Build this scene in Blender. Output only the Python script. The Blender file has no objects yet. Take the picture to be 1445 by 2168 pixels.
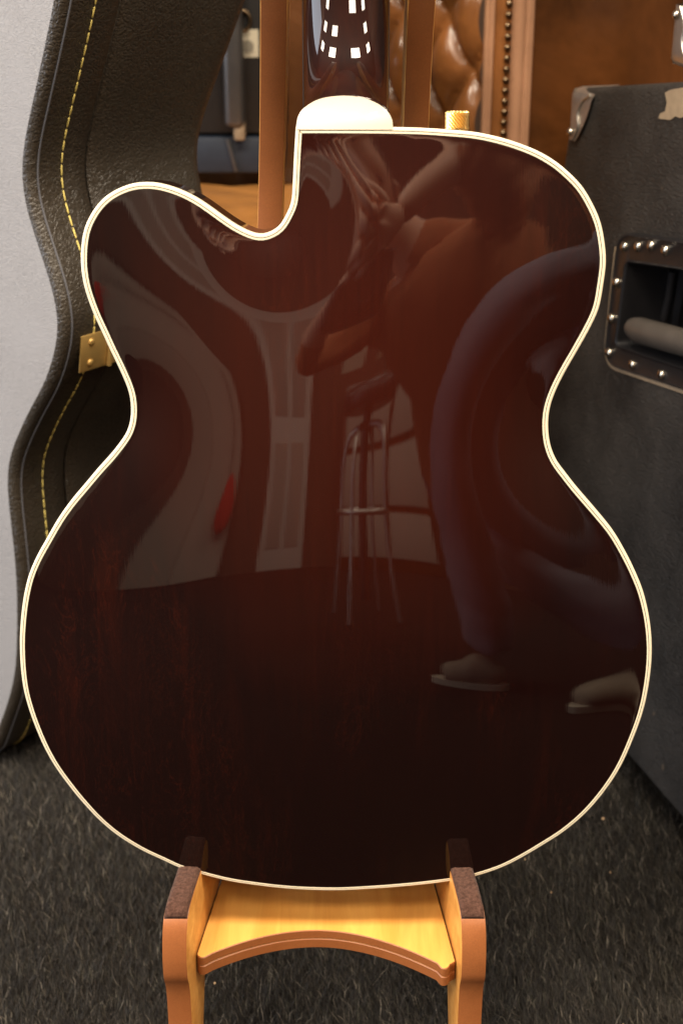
import bpy, bmesh, math, random
import numpy as np
from mathutils import Vector, Matrix
from mathutils.geometry import delaunay_2d_cdt
R = math.radians
random.seed(7)
rng = np.random.default_rng(7)
SC = bpy.context.scene
COL = SC.collection

# ------------------------------------------------------------------ camera
CAM_Z, PITCH = 0.88, R(24.0)
cam_d = bpy.data.cameras.new("camera")
cam = bpy.data.objects.new("camera", cam_d)
COL.objects.link(cam)
cam.location = (0, 0, CAM_Z)
cam.rotation_euler = (R(90) - PITCH, 0, 0)
cam_d.sensor_fit = 'VERTICAL'
cam_d.sensor_height = 36.0
cam_d.lens = 50.0
cam_d.clip_start = 0.02
cam_d.clip_end = 60
cam_d.dof.use_dof = True
cam_d.dof.focus_distance = 0.95
cam_d.dof.aperture_fstop = 9.0
SC.camera = cam

# ------------------------------------------------------------------ world and lamps (indoor: faint even air light, lit ceiling panels, one window)
w = bpy.data.worlds.new("World")
SC.world = w
w.use_nodes = True
w.node_tree.nodes["Background"].inputs[0].default_value = (1.0, 0.86, 0.72, 1)
w.node_tree.nodes["Background"].inputs[1].default_value = 0.03
SC.view_settings.view_transform = 'Standard'
SC.view_settings.look = 'None'
SC.view_settings.exposure = 0.0
SC.view_settings.gamma = 1.0
SC.cycles.max_bounces = 6
SC.cycles.use_denoising = True
SC.cycles.sample_clamp_indirect = 4.0


def area(name, loc, aim, sx, sy, L, colr):
    d = bpy.data.lights.new(name, 'AREA')
    d.shape = 'RECTANGLE'
    d.size, d.size_y = sx, sy
    d.energy = L * math.pi * sx * sy
    d.color = colr
    o = bpy.data.objects.new(name, d)
    COL.objects.link(o)
    o.location = loc
    o.rotation_euler = (Vector(aim) - Vector(loc)).to_track_quat('-Z', 'Y').to_euler()
    return o


CEIL = 2.62
PANEL_L = 44.0
for px_ in (-2.25, -0.75, 0.45, 1.95):
    for py_ in (0.22, -0.98, -2.18):
        if (px_, py_) in ((-0.75, -2.18), (0.45, -0.98)): continue          # two panels left out to drop a reflected spot and loosen the neck highlights
        area("ceiling_panel_lamp", (px_, py_, CEIL - 0.012), (px_, py_, 0), 0.56, 0.56, PANEL_L * (1.3 if py_ > 0 else .88), (1.0, 0.86, 0.68))
area("window_light", (-2.64, 0.45, 1.20), (0, 0.45, 1.15), 1.9, 2.0, 6.0, (0.80, 0.88, 1.0))


# ------------------------------------------------------------------ helpers
def tag(o, label=None, cat=None, group=None, kind=None):
    if label: o["label"] = label
    if cat: o["category"] = cat
    if group: o["group"] = group
    if kind: o["kind"] = kind
    return o


def empty(name, loc, label=None, cat=None, group=None, rot=None, mat=None):
    o = bpy.data.objects.new(name, None)
    COL.objects.link(o)
    o.empty_display_size = 0.05
    if mat is not None: o.matrix_world = mat
    else:
        o.location = loc
        if rot: o.rotation_euler = rot
    return tag(o, label, cat, group)


def link(name, me, parent=None, world=False):
    """world=True: the mesh holds world coordinates, keep them under the parent"""
    o = bpy.data.objects.new(name, me)
    COL.objects.link(o)
    if parent is not None:
        o.parent = parent
        if world:
            m = Matrix.Identity(4)
            p = parent
            while p is not None:
                m = (p.matrix_basis) @ m
                p = p.parent
            o.matrix_basis = m.inverted()
    return o


def mesh(name, verts, faces, mats, parent=None, smooth=False, world=False, fmat=None, bevel=0, bseg=2, auto=None):
    me = bpy.data.meshes.new(name)
    me.from_pydata([tuple(map(float, v)) for v in verts], [], [tuple(f) for f in faces])
    if not isinstance(mats, (list, tuple)): mats = [mats]
    for m in mats: me.materials.append(m)
    if fmat is not None:
        for p, i in zip(me.polygons, fmat): p.material_index = i
    bm = bmesh.new()
    bm.from_mesh(me)
    bmesh.ops.recalc_face_normals(bm, faces=bm.faces)
    if bevel > 0:
        es = [e for e in bm.edges if len(e.link_faces) == 2 and e.calc_face_angle(0) > R(35)]
        bmesh.ops.bevel(bm, geom=es, offset=bevel, segments=bseg, affect='EDGES', profile=0.5, clamp_overlap=True, material=-1)
    bm.to_mesh(me)
    bm.free()
    if smooth or auto is not None:
        for p in me.polygons: p.use_smooth = True
    if auto is not None:
        try: me.set_sharp_from_angle(angle=R(auto))
        except Exception: pass
    return link(name, me, parent, world)


def box_vf(x0, x1, y0, y1, z0, z1):
    v = [(x, y, z) for x in (x0, x1) for y in (y0, y1) for z in (z0, z1)]
    f = [(0, 1, 3, 2), (4, 6, 7, 5), (0, 4, 5, 1), (2, 3, 7, 6), (0, 2, 6, 4), (1, 5, 7, 3)]
    return v, f


def box(name, b, mats, parent=None, bevel=0.002, world=False, bseg=2):
    v, f = box_vf(*b)
    return mesh(name, v, f, mats, parent, bevel=bevel, auto=40, world=world, bseg=bseg)


def grid_faces(nu, nv, wrap_u=False, off=0):
    f = []
    for i in range(nu if wrap_u else nu - 1):
        for j in range(nv - 1):
            a = off + i * nv + j
            b = off + ((i + 1) % nu) * nv + j
            f.append((a, b, b + 1, a + 1))
    return f


def tube_vf(path, rad, n=10, cap=True):
    P = [np.array(p, float) for p in path]
    rad = [rad] * len(P) if np.isscalar(rad) else rad
    verts, faces = [], []
    up = None
    for i, p in enumerate(P):
        t = P[min(i + 1, len(P) - 1)] - P[max(i - 1, 0)]
        t = t / (np.linalg.norm(t) + 1e-12)
        if up is None:
            up = np.array([0, 0, 1.0]) if abs(t[2]) < .9 else np.array([1.0, 0, 0])
        s = np.cross(t, up); s /= np.linalg.norm(s) + 1e-12
        up = np.cross(s, t)
        for k in range(n):
            a = 2 * math.pi * k / n
            verts.append(p + rad[i] * (math.cos(a) * s + math.sin(a) * up))
    for i in range(len(P) - 1):
        for k in range(n):
            a, b = i * n + k, i * n + (k + 1) % n
            faces.append((a, b, b + n, a + n))
    if cap:
        faces.append(tuple(range(n))[::-1])
        faces.append(tuple((len(P) - 1) * n + k for k in range(n)))
    return verts, faces


def tube(name, path, rad, m, parent=None, n=10, world=False):
    v, f = tube_vf(path, rad, n)
    return mesh(name, v, f, m, parent, auto=50, world=world)


def lathe_vf(prof, n=32, axis=2):
    v, f = [], []
    for r, z in prof:
        for k in range(n):
            a = 2 * math.pi * k / n
            v.append((r * math.cos(a), r * math.sin(a), z))
    for i in range(len(prof) - 1):
        for k in range(n):
            a, b = i * n + k, i * n + (k + 1) % n
            f.append((a, b, b + n, a + n))
    f.append(tuple(range(n))[::-1])
    f.append(tuple((len(prof) - 1) * n + k for k in range(n)))
    return v, f


def merge(parts):
    V, Fs = [], []
    for v, f in parts:
        o = len(V)
        V += [tuple(map(float, p)) for p in v]
        Fs += [tuple(i + o for i in q) for q in f]
    return V, Fs


def catmull(pts, n=8):
    P = np.array(pts, float)
    P = np.vstack([2 * P[0] - P[1], P, 2 * P[-1] - P[-2]])
    out = []
    for i in range(1, len(P) - 2):
        p0, p1, p2, p3 = P[i - 1], P[i], P[i + 1], P[i + 2]
        for t in np.linspace(0, 1, n, endpoint=False):
            out.append(.5 * ((2 * p1) + (-p0 + p2) * t + (2 * p0 - 5 * p1 + 4 * p2 - p3) * t * t + (-p0 + 3 * p1 - 3 * p2 + p3) * t ** 3))
    out.append(P[-2])
    return np.array(out)


def resample(P, step=None, n=None):
    d = np.r_[0, np.cumsum(np.linalg.norm(np.diff(P, axis=0), axis=1))]
    if n is None: n = max(2, int(round(d[-1] / step)) + 1)
    s = np.linspace(0, d[-1], n)
    return np.stack([np.interp(s, d, P[:, k]) for k in range(P.shape[1])], 1)


# a point of the place from where it is seen and the plane it lies in
FPX, CX, CY = 3011.0, 722.5, 1084.0
CAM = np.array([0, 0, CAM_Z])
AX = np.array([0, math.cos(PITCH), -math.sin(PITCH)])
UP = np.array([0, math.sin(PITCH), math.cos(PITCH)])


def at(px, py, p, n):
    d = np.array([1.0, 0, 0]) * (px - CX) / FPX + UP * (CY - py) / FPX + AX
    p, n = np.array(p, float), np.array(n, float)
    return CAM + d * (np.dot(p - CAM, n) / np.dot(d, n))


def aty(px, py, y): return at(px, py, (0, y, 0), (0, 1, 0))


# ------------------------------------------------------------------ materials
class NT:
    def __init__(s, name):
        s.m = bpy.data.materials.new(name)
        s.m.use_nodes = True
        s.t = s.m.node_tree
        s.b = s.t.nodes["Principled BSDF"]
        s.tc = None

    def n(s, typ, **kw):
        nd = s.t.nodes.new(typ)
        for k, v in kw.items():
            if k.startswith('_'): setattr(nd, k[1:], v)
            else: nd.inputs[k.replace('0', ' ')].default_value = v
        return nd

    def l(s, a, b): s.t.links.new(a, b)

    def coord(s, scale=(1, 1, 1), rot=(0, 0, 0), kind='Object'):
        if s.tc is None: s.tc = s.t.nodes.new('ShaderNodeTexCoord')
        mp = s.t.nodes.new('ShaderNodeMapping')
        mp.inputs['Scale'].default_value = scale
        mp.inputs['Rotation'].default_value = rot
        s.l(s.tc.outputs[kind], mp.inputs['Vector'])
        return mp.outputs['Vector']

    def noise(s, vec, scale, detail=4, rough=.55, dist=0):
        nd = s.t.nodes.new('ShaderNodeTexNoise')
        nd.inputs['Scale'].default_value = scale
        nd.inputs['Detail'].default_value = detail
        nd.inputs['Roughness'].default_value = rough
        nd.inputs['Distortion'].default_value = dist
        s.l(vec, nd.inputs['Vector'])
        return nd.outputs['Fac']

    def ramp(s, fac, stops):
        nd = s.t.nodes.new('ShaderNodeValToRGB')
        e = nd.color_ramp.elements
        while len(e) < len(stops): e.new(.5)
        for el, (p, c) in zip(e, stops):
            el.position = p
            el.color = (*c, 1) if len(c) == 3 else c
        s.l(fac, nd.inputs['Fac'])
        return nd.outputs['Color']

    def mix(s, fac, a, b, mode='MIX'):
        nd = s.t.nodes.new('ShaderNodeMix')
        nd.data_type = 'RGBA'
        nd.blend_type = mode
        for inp, v in ((0, fac), (6, a), (7, b)):
            if hasattr(v, 'links'): s.l(v, nd.inputs[inp])
            elif inp == 0: nd.inputs[0].default_value = v
            else: nd.inputs[inp].default_value = (*v, 1)
        return nd.outputs[2]

    def math(s, op, a, b=0.0, clamp=False):
        nd = s.t.nodes.new('ShaderNodeMath')
        nd.operation = op
        nd.use_clamp = clamp
        for i, v in enumerate((a, b)):
            if hasattr(v, 'links'): s.l(v, nd.inputs[i])
            else: nd.inputs[i].default_value = v
        return nd.outputs[0]

    def bump(s, h, dist, strength=1.0, prev=None, coat=False):
        nd = s.t.nodes.new('ShaderNodeBump')
        nd.inputs['Distance'].default_value = dist
        nd.inputs['Strength'].default_value = strength
        s.l(h, nd.inputs['Height'])
        if prev is not None: s.l(prev, nd.inputs['Normal'])
        return nd.outputs['Normal']

    def set(s, **kw):
        for k, v in kw.items():
            k = k.replace('_', ' ')
            i = s.b.inputs[k]
            if hasattr(v, 'links'): s.l(v, i)
            elif isinstance(v, (tuple, list)) and len(v) == 3 and i.type == 'RGBA': i.default_value = (*v, 1)
            else: i.default_value = v
        return s


def plain(name, c, rough=.5, metal=0., coat=0., var=.12, scale=40, bump=0., bdist=.0004, coat_rough=.05, spec=.5):
    t = NT(name)
    v = t.coord()
    n = t.noise(v, scale, 5)
    col = t.mix(n, tuple(x * (1 - var) for x in c), tuple(min(1, x * (1 + var)) for x in c))
    t.set(Base_Color=col, Metallic=metal, Coat_Weight=coat, Coat_Roughness=coat_rough, Specular_IOR_Level=spec)
    n2 = t.noise(v, scale * .35, 3)
    rr = t.math('ADD', t.math('MULTIPLY', n2, .18), rough - .09)
    t.set(Roughness=rr)
    if bump: t.set(Normal=t.bump(t.noise(v, scale * 4, 3), bdist, bump))
    return t.m


def leather(name, c, rough=.42, scale=170, depth=.0007, strength=.8, var=.25, stretch=(1, 1, 1), spec=.5, big=0.0):
    t = NT(name)
    v = t.coord(stretch)
    nz = t.noise(v, scale * .5, 3)
    vm = t.t.nodes.new('ShaderNodeVectorMath'); vm.operation = 'MULTIPLY_ADD'
    nn = t.t.nodes.new('ShaderNodeTexNoise'); nn.inputs['Scale'].default_value = scale * .45; nn.inputs['Detail'].default_value = 2
    t.l(v, nn.inputs['Vector'])
    t.l(nn.outputs['Color'], vm.inputs[0]); vm.inputs[1].default_value = (.012, .012, .012); t.l(v, vm.inputs[2])
    vo = t.t.nodes.new('ShaderNodeTexVoronoi'); vo.feature = 'DISTANCE_TO_EDGE'; vo.inputs['Scale'].default_value = scale
    t.l(vm.outputs[0], vo.inputs['Vector'])
    g = t.math('MULTIPLY', t.math('MINIMUM', vo.outputs['Distance'], .22), 4.5)
    wr = t.noise(v, scale * .28, 4, .6, 1.2)
    h = t.math('ADD', t.math('MULTIPLY', g, .7), t.math('MULTIPLY', wr, .9))
    h = t.math('ADD', h, t.math('MULTIPLY', nz, .5))
    nb = t.bump(h, depth, strength)
    if big: nb = t.bump(t.noise(v, 14, 3), big, .7, nb)
    h = t.math('MULTIPLY', h, t.math('ADD', t.math('MULTIPLY', t.noise(v, 16, 3), 1.5), .25))
    nb = t.bump(h, depth, strength)
    col = t.mix(t.noise(v, 9, 5), tuple(x * (1 - var) for x in c), tuple(x * (1 + var) for x in c))
    t.set(Base_Color=col, Roughness=t.math('ADD', t.math('MULTIPLY', wr, .2), rough - .1), Normal=nb, Specular_IOR_Level=spec)
    return t.m


def wood_back():
    t = NT('lacquered_walnut_back')
    v = t.coord()
    # figure that runs along the body (local y), burst: redder in the middle of the plate
    fine = t.noise(t.coord((420, 16, 60)), 1.0, 5, .6)
    streak = t.noise(t.coord((60, 5, 10)), 1.0, 6, .65, 1.4)
    blot = t.noise(t.coord((11, 5, 6)), 1.0, 3, .5, .8)
    flame = t.noise(t.coord((30, 9, 10)), 1.0, 4, .7, 3.0)
    xyz = t.t.nodes.new('ShaderNodeSeparateXYZ')
    t.l(t.tc.outputs['Object'], xyz.inputs[0])
    dx = t.math('DIVIDE', t.math('SUBTRACT', xyz.outputs[0], .015), .155)
    dy = t.math('DIVIDE', t.math('SUBTRACT', xyz.outputs[1], .38), .24)
    rad = t.math('SQRT', t.math('ADD', t.math('MULTIPLY', dx, dx), t.math('MULTIPLY', dy, dy)))
    rad = t.math('ADD', rad, t.math('MULTIPLY', t.math('SUBTRACT', blot, .5), .5))
    burst = t.ramp(rad, [(0.0, (.0260, .0031, .0010)), (.45, (.0205, .0026, .0009)), (.8, (.0125, .0019, .0010)), (1.0, (.0066, .0013, .0010))])
    c1 = t.mix(t.math('MULTIPLY', t.ramp(streak, [(.50, (0, 0, 0)), (.80, (.5, .5, .5))]), t.ramp(blot, [(.42, (.05, .05, .05)), (.70, (.8, .8, .8))])), burst, (.040, .0048, .0011))
    mul = t.mix(1.0, c1, t.ramp(fine, [(.3, (.82, .8, .8)), (.72, (1.0, 1.0, 1.0))]), 'MULTIPLY')
    edge = t.ramp(flame, [(.485, (0, 0, 0)), (.5, (.16, .16, .16)), (.515, (0, 0, 0))])
    c3 = t.mix(t.math('MULTIPLY', edge, t.ramp(blot, [(.5, (0, 0, 0)), (.68, (.8, .8, .8))])), mul, (.11, .016, .004))
    # wood burst also colours the diffuse
    t.set(Base_Color=c3, Roughness=.5, Specular_IOR_Level=.05, Coat_Weight=1.0, Coat_Roughness=.012, Coat_IOR=1.52)
    cn = t.bump(t.noise(t.coord((900, 30, 80)), 1.0, 3, .6), .00004, .12)
    t.l(cn, t.b.inputs['Coat Normal'])
    return t.m


def gloss_neck():
    t = NT('lacquered_dark_neck')
    streak = t.noise(t.coord((90, 6, 60)), 1.0, 5, .6, .6)
    col = t.ramp(streak, [(.35, (.0085, .0022, .0016)), (.7, (.020, .0042, .0023))])
    t.set(Base_Color=col, Roughness=.5, Specular_IOR_Level=.05, Coat_Weight=1.0, Coat_Roughness=.01, Coat_IOR=1.55)
    return t.m


def stand_wood(name, c0, c1, rough=.34, ax=(8, 90, 90)):
    t = NT(name)
    g = t.noise(t.coord(ax), 1.0, 5, .6, .5)
    b = t.noise(t.coord((14, 14, 14)), 1.0, 3)
    col = t.mix(t.ramp(g, [(.36, (0, 0, 0)), (.66, (1, 1, 1))]), tuple(x * .86 for x in c0), c1)
    col = t.mix(t.math('MULTIPLY', b, .35), col, tuple(x * .72 for x in c0))
    t.set(Base_Color=col, Roughness=rough, Coat_Weight=.25, Coat_Roughness=.25, Normal=t.bump(g, .0003, .25))
    return t.m


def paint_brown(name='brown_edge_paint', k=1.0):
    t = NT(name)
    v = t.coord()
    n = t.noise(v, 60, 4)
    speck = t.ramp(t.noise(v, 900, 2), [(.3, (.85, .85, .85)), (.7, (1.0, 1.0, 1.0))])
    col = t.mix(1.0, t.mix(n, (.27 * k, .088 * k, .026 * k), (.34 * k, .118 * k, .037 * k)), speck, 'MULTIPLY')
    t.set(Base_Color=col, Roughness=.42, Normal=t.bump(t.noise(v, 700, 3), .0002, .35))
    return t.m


def felt_mat():
    t = NT('brown_felt')
    v = t.coord()
    n = t.noise(v, 420, 4, .7)
    col = t.ramp(n, [(.3, (.034, .0155, .0105)), (.7, (.100, .050, .036))])
    t.set(Base_Color=col, Roughness=.95, Specular_IOR_Level=.1, Sheen_Weight=.08, Normal=t.bump(n, .0012, .7))
    return t.m


def chester_mat(name, c, rough=.3, var=.45):
    t = NT(name)
    v = t.coord()
    a = t.noise(v, 7, 5, .6, .8)
    b = t.noise(v, 60, 4, .6)
    col = t.mix(t.ramp(a, [(.32, (0, 0, 0)), (.7, (1, 1, 1))]), tuple(x * (1 - var) for x in c), tuple(min(1, x * (1 + var)) for x in c))
    col = t.mix(t.math('MULTIPLY', b, .4), col, tuple(x * .55 for x in c))
    h = t.noise(v, 260, 3)
    t.set(Base_Color=col, Roughness=t.math('ADD', t.math('MULTIPLY', a, .2), rough - .1), Normal=t.bump(h, .0005, .35))
    return t.m


def worn_tolex():
    t = NT('worn_black_tolex')
    v = t.coord()
    g = t.noise(t.coord((150, 150, 430), (0.12, 0, 0)), 1.0, 4, .65, .6)
    big = t.noise(v, 11, 5, .65)
    col = t.mix(t.ramp(big, [(.35, (0, 0, 0)), (.75, (1, 1, 1))]), (.013, .0112, .0098), (.044, .038, .033))
    scr = t.ramp(t.noise(v, 42, 2, .5), [(.775, (0, 0, 0)), (.80, (1, 1, 1))])
    col = t.mix(t.math('MULTIPLY', scr, .7), col, (.20, .14, .085))
    t.set(Base_Color=col, Roughness=t.math('ADD', t.math('MULTIPLY', big, .25), .42), Normal=t.bump(g, .0042, 1.0))
    return t.m


M = {}
M['back'] = wood_back()
M['neck'] = gloss_neck()
M['cream'] = plain('cream_binding', (.72, .645, .485), .34, coat=.5, var=.07)
M['purfling'] = plain('black_purfling', (.012, .010, .008), .4)
M['cap'] = plain('cream_heel_cap', (.70, .64, .51), .32, coat=.5, var=.05, scale=20)
M['fret'] = plain('dark_fingerboard', (.018, .012, .010), .45)
M['gold'] = plain('gold_metal', (.95, .66, .26), .36, metal=1.0, var=.05)
M['brass'] = plain('aged_brass', (.62, .41, .14), .5, metal=.7, var=.2, scale=60)
M['chrome'] = plain('worn_chrome', (.70, .66, .60), .42, metal=1.0, var=.25, scale=70)
M['steel'] = plain('nickel_screw', (.62, .56, .46), .26, metal=1.0, var=.1)
M['ply'] = stand_wood('clear_coated_maple', (.66, .285, .062), (.78, .40, .105))
M['shelf'] = stand_wood('clear_coated_maple_shelf', (.76, .335, .066), (.84, .44, .110), ax=(60, 7, 60))
M['edge'] = paint_brown()
M['edge_shaded'] = paint_brown('shaded_brown_upright_paint', .82)  # same edge paint made darker: shade on the uprights put into its colour
M['felt'] = felt_mat()
M['case'] = leather('black_case_leatherette', (.036, .029, .0215), .38, 235, .0009, .62)
M['case_dark'] = leather('case_lining_edge', (.012, .011, .010), .5, 150, .0006, .6)
M['case_face'] = leather('pale_grey_leatherette', (.262, .256, .262), .6, 430, .0005, .7, var=.06)
M['piping'] = plain('grey_piping', (.085, .085, .095), .45)
M['thread'] = plain('yellow_thread', (.80, .66, .20), .6, var=.2, scale=300)
M['tolex'] = worn_tolex()
M['black'] = plain('black_moulded_plastic', (.012, .0115, .0125), .36, var=.25, scale=120, bump=.35, spec=.3)
M['grip'] = plain('dusty_grip_rubber', (.060, .051, .043), .5, var=.3, scale=60)
M['rubber'] = plain('black_rubber', (.010, .010, .010), .6)
M['worn'] = plain('bare_tan_backing', (.30, .22, .14), .7, var=.3, scale=120)
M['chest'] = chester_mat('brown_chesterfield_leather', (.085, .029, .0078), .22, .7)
M['chest_lit'] = chester_mat('lit_brown_buttoned_leather', (.21, .080, .024), .24, .5)  # lighter copy of the brown leather, with the light on it in its colour
M['chest_tan'] = chester_mat('tan_cushion_leather', (.66, .29, .075), .34, .2)
M['chest_roll'] = chester_mat('worn_piping_leather', (.36, .19, .11), .32, .25)
M['stud'] = plain('dark_brass_stud', (.20, .14, .085), .34, metal=1.0, var=.2)
M['gear'] = plain('dark_case_cloth', (.012, .011, .011), .55, var=.3)
M['gear_bar'] = plain('grey_metal_trim', (.14, .135, .135), .35, metal=.7, var=.2)
M['navy'] = plain('navy_cloth', (.020, .028, .045), .6, var=.4)
M['paper'] = plain('cream_paper', (.52, .47, .36), .8, var=.1)
M['print'] = plain('grey_print', (.20, .18, .14), .8)

# ------------------------------------------------------------------ floor
fv = [(-6, -5, 0), (6, -5, 0), (6, 4, 0), (-6, 4, 0)]
tf = NT('carpet_backing')
nfl = tf.noise(tf.coord(), 500, 4, .7)
tf.set(Base_Color=tf.ramp(nfl, [(.3, (.008, .007, .006)), (.7, (.030, .026, .022))]), Roughness=.95, Specular_IOR_Level=.1, Normal=tf.bump(nfl, .003, 1.0))
floor = mesh('carpet_floor', fv, [(0, 1, 2, 3)], tf.m)
tag(floor, kind='structure')


def carpet_pile():
    n = 210000
    y = .84 + (1.75 - .84) * rng.random(n) ** 1.15
    x = (rng.random(n) - .5) * 2 * (.30 + (y - .84) * .34)
    L = rng.uniform(.007, .016, n) * np.where(rng.random(n) < .10, 1.6, 1.0)
    az = rng.normal(2.1, .75, n)                      # most of the pile is brushed one way
    lean = np.abs(rng.normal(.75, .35, n))
    bend = rng.normal(0, .5, n)
    wd = rng.uniform(.00010, .00024, n)
    base = np.stack([x, y, np.zeros(n)], 1)
    d0 = np.stack([np.cos(az) * np.sin(lean), np.sin(az) * np.sin(lean), np.cos(lean)], 1)
    az2, lean2 = az + bend, np.clip(lean + rng.normal(.35, .3, n), 0, 1.5)
    d1 = np.stack([np.cos(az2) * np.sin(lean2), np.sin(az2) * np.sin(lean2), np.cos(lean2)], 1)
    side = np.stack([-np.sin(az), np.cos(az), np.zeros(n)], 1)
    sd2 = np.stack([np.ones(n), np.zeros(n), np.zeros(n)], 1)
    side = np.where((np.abs(side[:, :1]) > .35), side, sd2)
    p0, p1 = base, base + d0 * L[:, None] * .55
    p2 = p1 + d1 * L[:, None] * .45
    wv = side * wd[:, None]
    V = np.stack([p0 - wv, p0 + wv, p1 + wv, p1 - wv, p2], 1).reshape(-1, 3)
    me = bpy.data.meshes.new('carpet_pile')
    me.vertices.add(n * 5)
    me.vertices.foreach_set('co', V.ravel().astype(np.float32))
    i = np.arange(n)[:, None] * 5
    loops = np.concatenate([i + 0, i + 1, i + 2, i + 3, i + 3, i + 2, i + 4], 1).ravel()
    me.loops.add(n * 7)
    me.loops.foreach_set('vertex_index', loops.astype(np.int32))
    me.polygons.add(n * 2)
    st = np.stack([np.arange(n) * 7, np.arange(n) * 7 + 4], 1).ravel()
    me.polygons.foreach_set('loop_start', st.astype(np.int32))
    me.update(calc_edges=True)
    ca = me.attributes.new('fibre', 'FLOAT', 'POINT')
    r = rng.random(n)
    ca.data.foreach_set('value', np.repeat(r, 5).astype(np.float32))
    t = NT('carpet_fibre')
    at_ = t.t.nodes.new('ShaderNodeAttribute'); at_.attribute_name = 'fibre'
    col = t.ramp(at_.outputs['Fac'], [(0.0, (.0050, .0042, .0036)), (.58, (.0125, .0100, .0078)), (.82, (.030, .0240, .0180)), (.92, (.075, .063, .050)), (.955, (.055, .055, .036)), (1.0, (.26, .225, .18))])
    t.set(Base_Color=col, Roughness=.6, Specular_IOR_Level=.35)
    me.materials.append(t.m)
    return link('carpet_pile', me)


tag(carpet_pile(), 'short dark grey brown carpet fibres with scattered pale strands', 'carpet', kind='stuff')

lv_, lf_ = [], []
for k in range(11):
    x, y = rng.uniform(-.38, .38), rng.uniform(.90, 1.25)
    r_ = rng.uniform(.0007, .0017)
    b_ = len(lv_)
    for q in range(6):
        lv_.append((x + r_ * math.cos(q * R(60)) * rng.uniform(.6, 1.2), y + r_ * math.sin(q * R(60)) * rng.uniform(.6, 1.2), .0115))
    lv_.append((x, y, .0135))
    lf_ += [(b_ + q, b_ + (q + 1) % 6, b_ + 6) for q in range(6)]
tag(mesh('carpet_lint', lv_, lf_, plain('tan_lint', (.55, .36, .20), .9), smooth=True), 'tiny tan crumbs of lint scattered on the dark carpet', 'lint', kind='stuff')

# ------------------------------------------------------------------ the guitar
DIST, LEAN = 0.93, R(8.4)
GO = CAM + AX * DIST
GV = np.array([0, math.sin(LEAN), math.cos(LEAN)])
GN = np.array([0, -math.cos(LEAN), math.sin(LEAN)])


V0 = (at(715, 1886, GO, GN) - GO) @ GV                # the bottom edge in the plate's own height


def g(px, py, wz=0.):
    P = at(px, py, GO + GN * wz, GN) - GO
    return np.array([P[0], P @ GV - V0])


gm = Matrix(((1, 0, 0, 0), (0, GV[1], GN[1], 0), (0, GV[2], GN[2], 0), (0, 0, 0, 1)))
gorg = GO + GV * V0
gm.translation = Vector(gorg)
guitar = empty('electric_guitar', None, 'dark walnut hollow body guitar seen from the back, cream bound, standing on the wooden stand', 'guitar', mat=gm)

OUT = [(626, 268), (622.4, 327), (619, 396), (615.4, 431), (606.4, 451), (592.6, 476), (574.6, 489), (554, 496), (533.7, 492), (506, 479.7), (478, 461.7), (450.7, 442), (423, 423), (395, 407.7), (367.6, 396.6), (340, 389), (315, 386), (284.6, 388), (257, 396.6), (229, 412), (207, 432.6), (190.4, 457.5), (179.4, 482), (173, 513), (171, 546), (172.5, 574), (178, 606), (188.5, 640), (201.5, 673), (217, 706), (232.5, 740), (249, 774), (265, 810), (274, 837), (277, 865), (275.5, 890), (267.4, 916), (249, 943.5), (230.5, 966.6), (207.5, 992), (173, 1033), (148, 1063), (122, 1100), (94, 1149), (77, 1180), (61.5, 1217), (51.5, 1257), (45, 1303), (42, 1349), (42.3, 1383), (44.3, 1417), (50, 1460), (61.5, 1503), (76, 1543), (95, 1586), (118, 1626), (148, 1667), (176, 1701), (211, 1738), (251, 1771), (300, 1801), (345, 1822), (383, 1839), (431, 1853), (486, 1866.5), (541, 1875), (597, 1881.5), (652, 1885), (720, 1886), (789, 1882.5), (844, 1878.5), (900, 1873), (947, 1867), (997, 1858), (1052, 1841), (1097, 1820), (1150, 1789), (1196, 1759), (1242, 1719), (1284, 1669), (1316, 1618), (1344, 1554), (1362, 1501), (1372.6, 1450), (1378, 1404), (1379, 1369), (1377, 1334), (1371, 1294), (1359.5, 1249), (1342, 1206), (1322, 1166), (1297, 1124), (1264, 1083), (1222, 1034), (1197, 1002), (1177, 974), (1164.5, 942), (1160, 907), (1162, 872), (1172, 837), (1192, 794.5), (1222, 742), (1247, 697), (1267, 652), (1278, 592), (1282, 550), (1278, 506), (1269, 466), (1251, 426), (1230, 392.5), (1204.6, 366), (1176, 342), (1140, 320.5), (1104, 305.4), (1068, 293.6), (1032, 284.6), (996, 278.4), (942, 273.8), (888, 270.5), (830, 269), (760, 268.3), (690, 268), (626, 268)]
oc = np.array([g(*p) for p in OUT])
oc = resample(catmull(oc, 10), n=620)
for it in range(9):                                  # Taubin smoothing of the outline; the corner stays
    for lam in (.5, -.52):
        oc[1:-1] += lam * (.5 * (oc[:-2] + oc[2:]) - oc[1:-1])
oc = resample(oc, n=620)[:-1]
NB = len(oc)
if np.sum(oc[:, 0] * np.roll(oc[:, 1], -1) - np.roll(oc[:, 0], -1) * oc[:, 1]) < 0: oc = np.vstack([oc[:1], oc[1:][::-1]])
_t0 = oc - np.roll(oc, 1, 0); _t0 /= np.linalg.norm(_t0, axis=1)[:, None]
_t1 = np.roll(oc, -1, 0) - oc; _t1 /= np.linalg.norm(_t1, axis=1)[:, None]
_n0 = np.stack([-_t0[:, 1], _t0[:, 0]], 1); _n1 = np.stack([-_t1[:, 1], _t1[:, 0]], 1)
_mn = _n0 + _n1; _mn /= np.linalg.norm(_mn, axis=1)[:, None]
onorm = _mn / np.clip(np.sum(_mn * _n0, 1), .5, 1)[:, None]     # points inward, mitred


WSC = (.70 + .30 * np.clip((oc[:, 1] - .02) / .26, 0, 1) ** .8)[:, None]      # the strip narrows towards the end block


def inset(d): return oc + onorm * d * WSC


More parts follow.
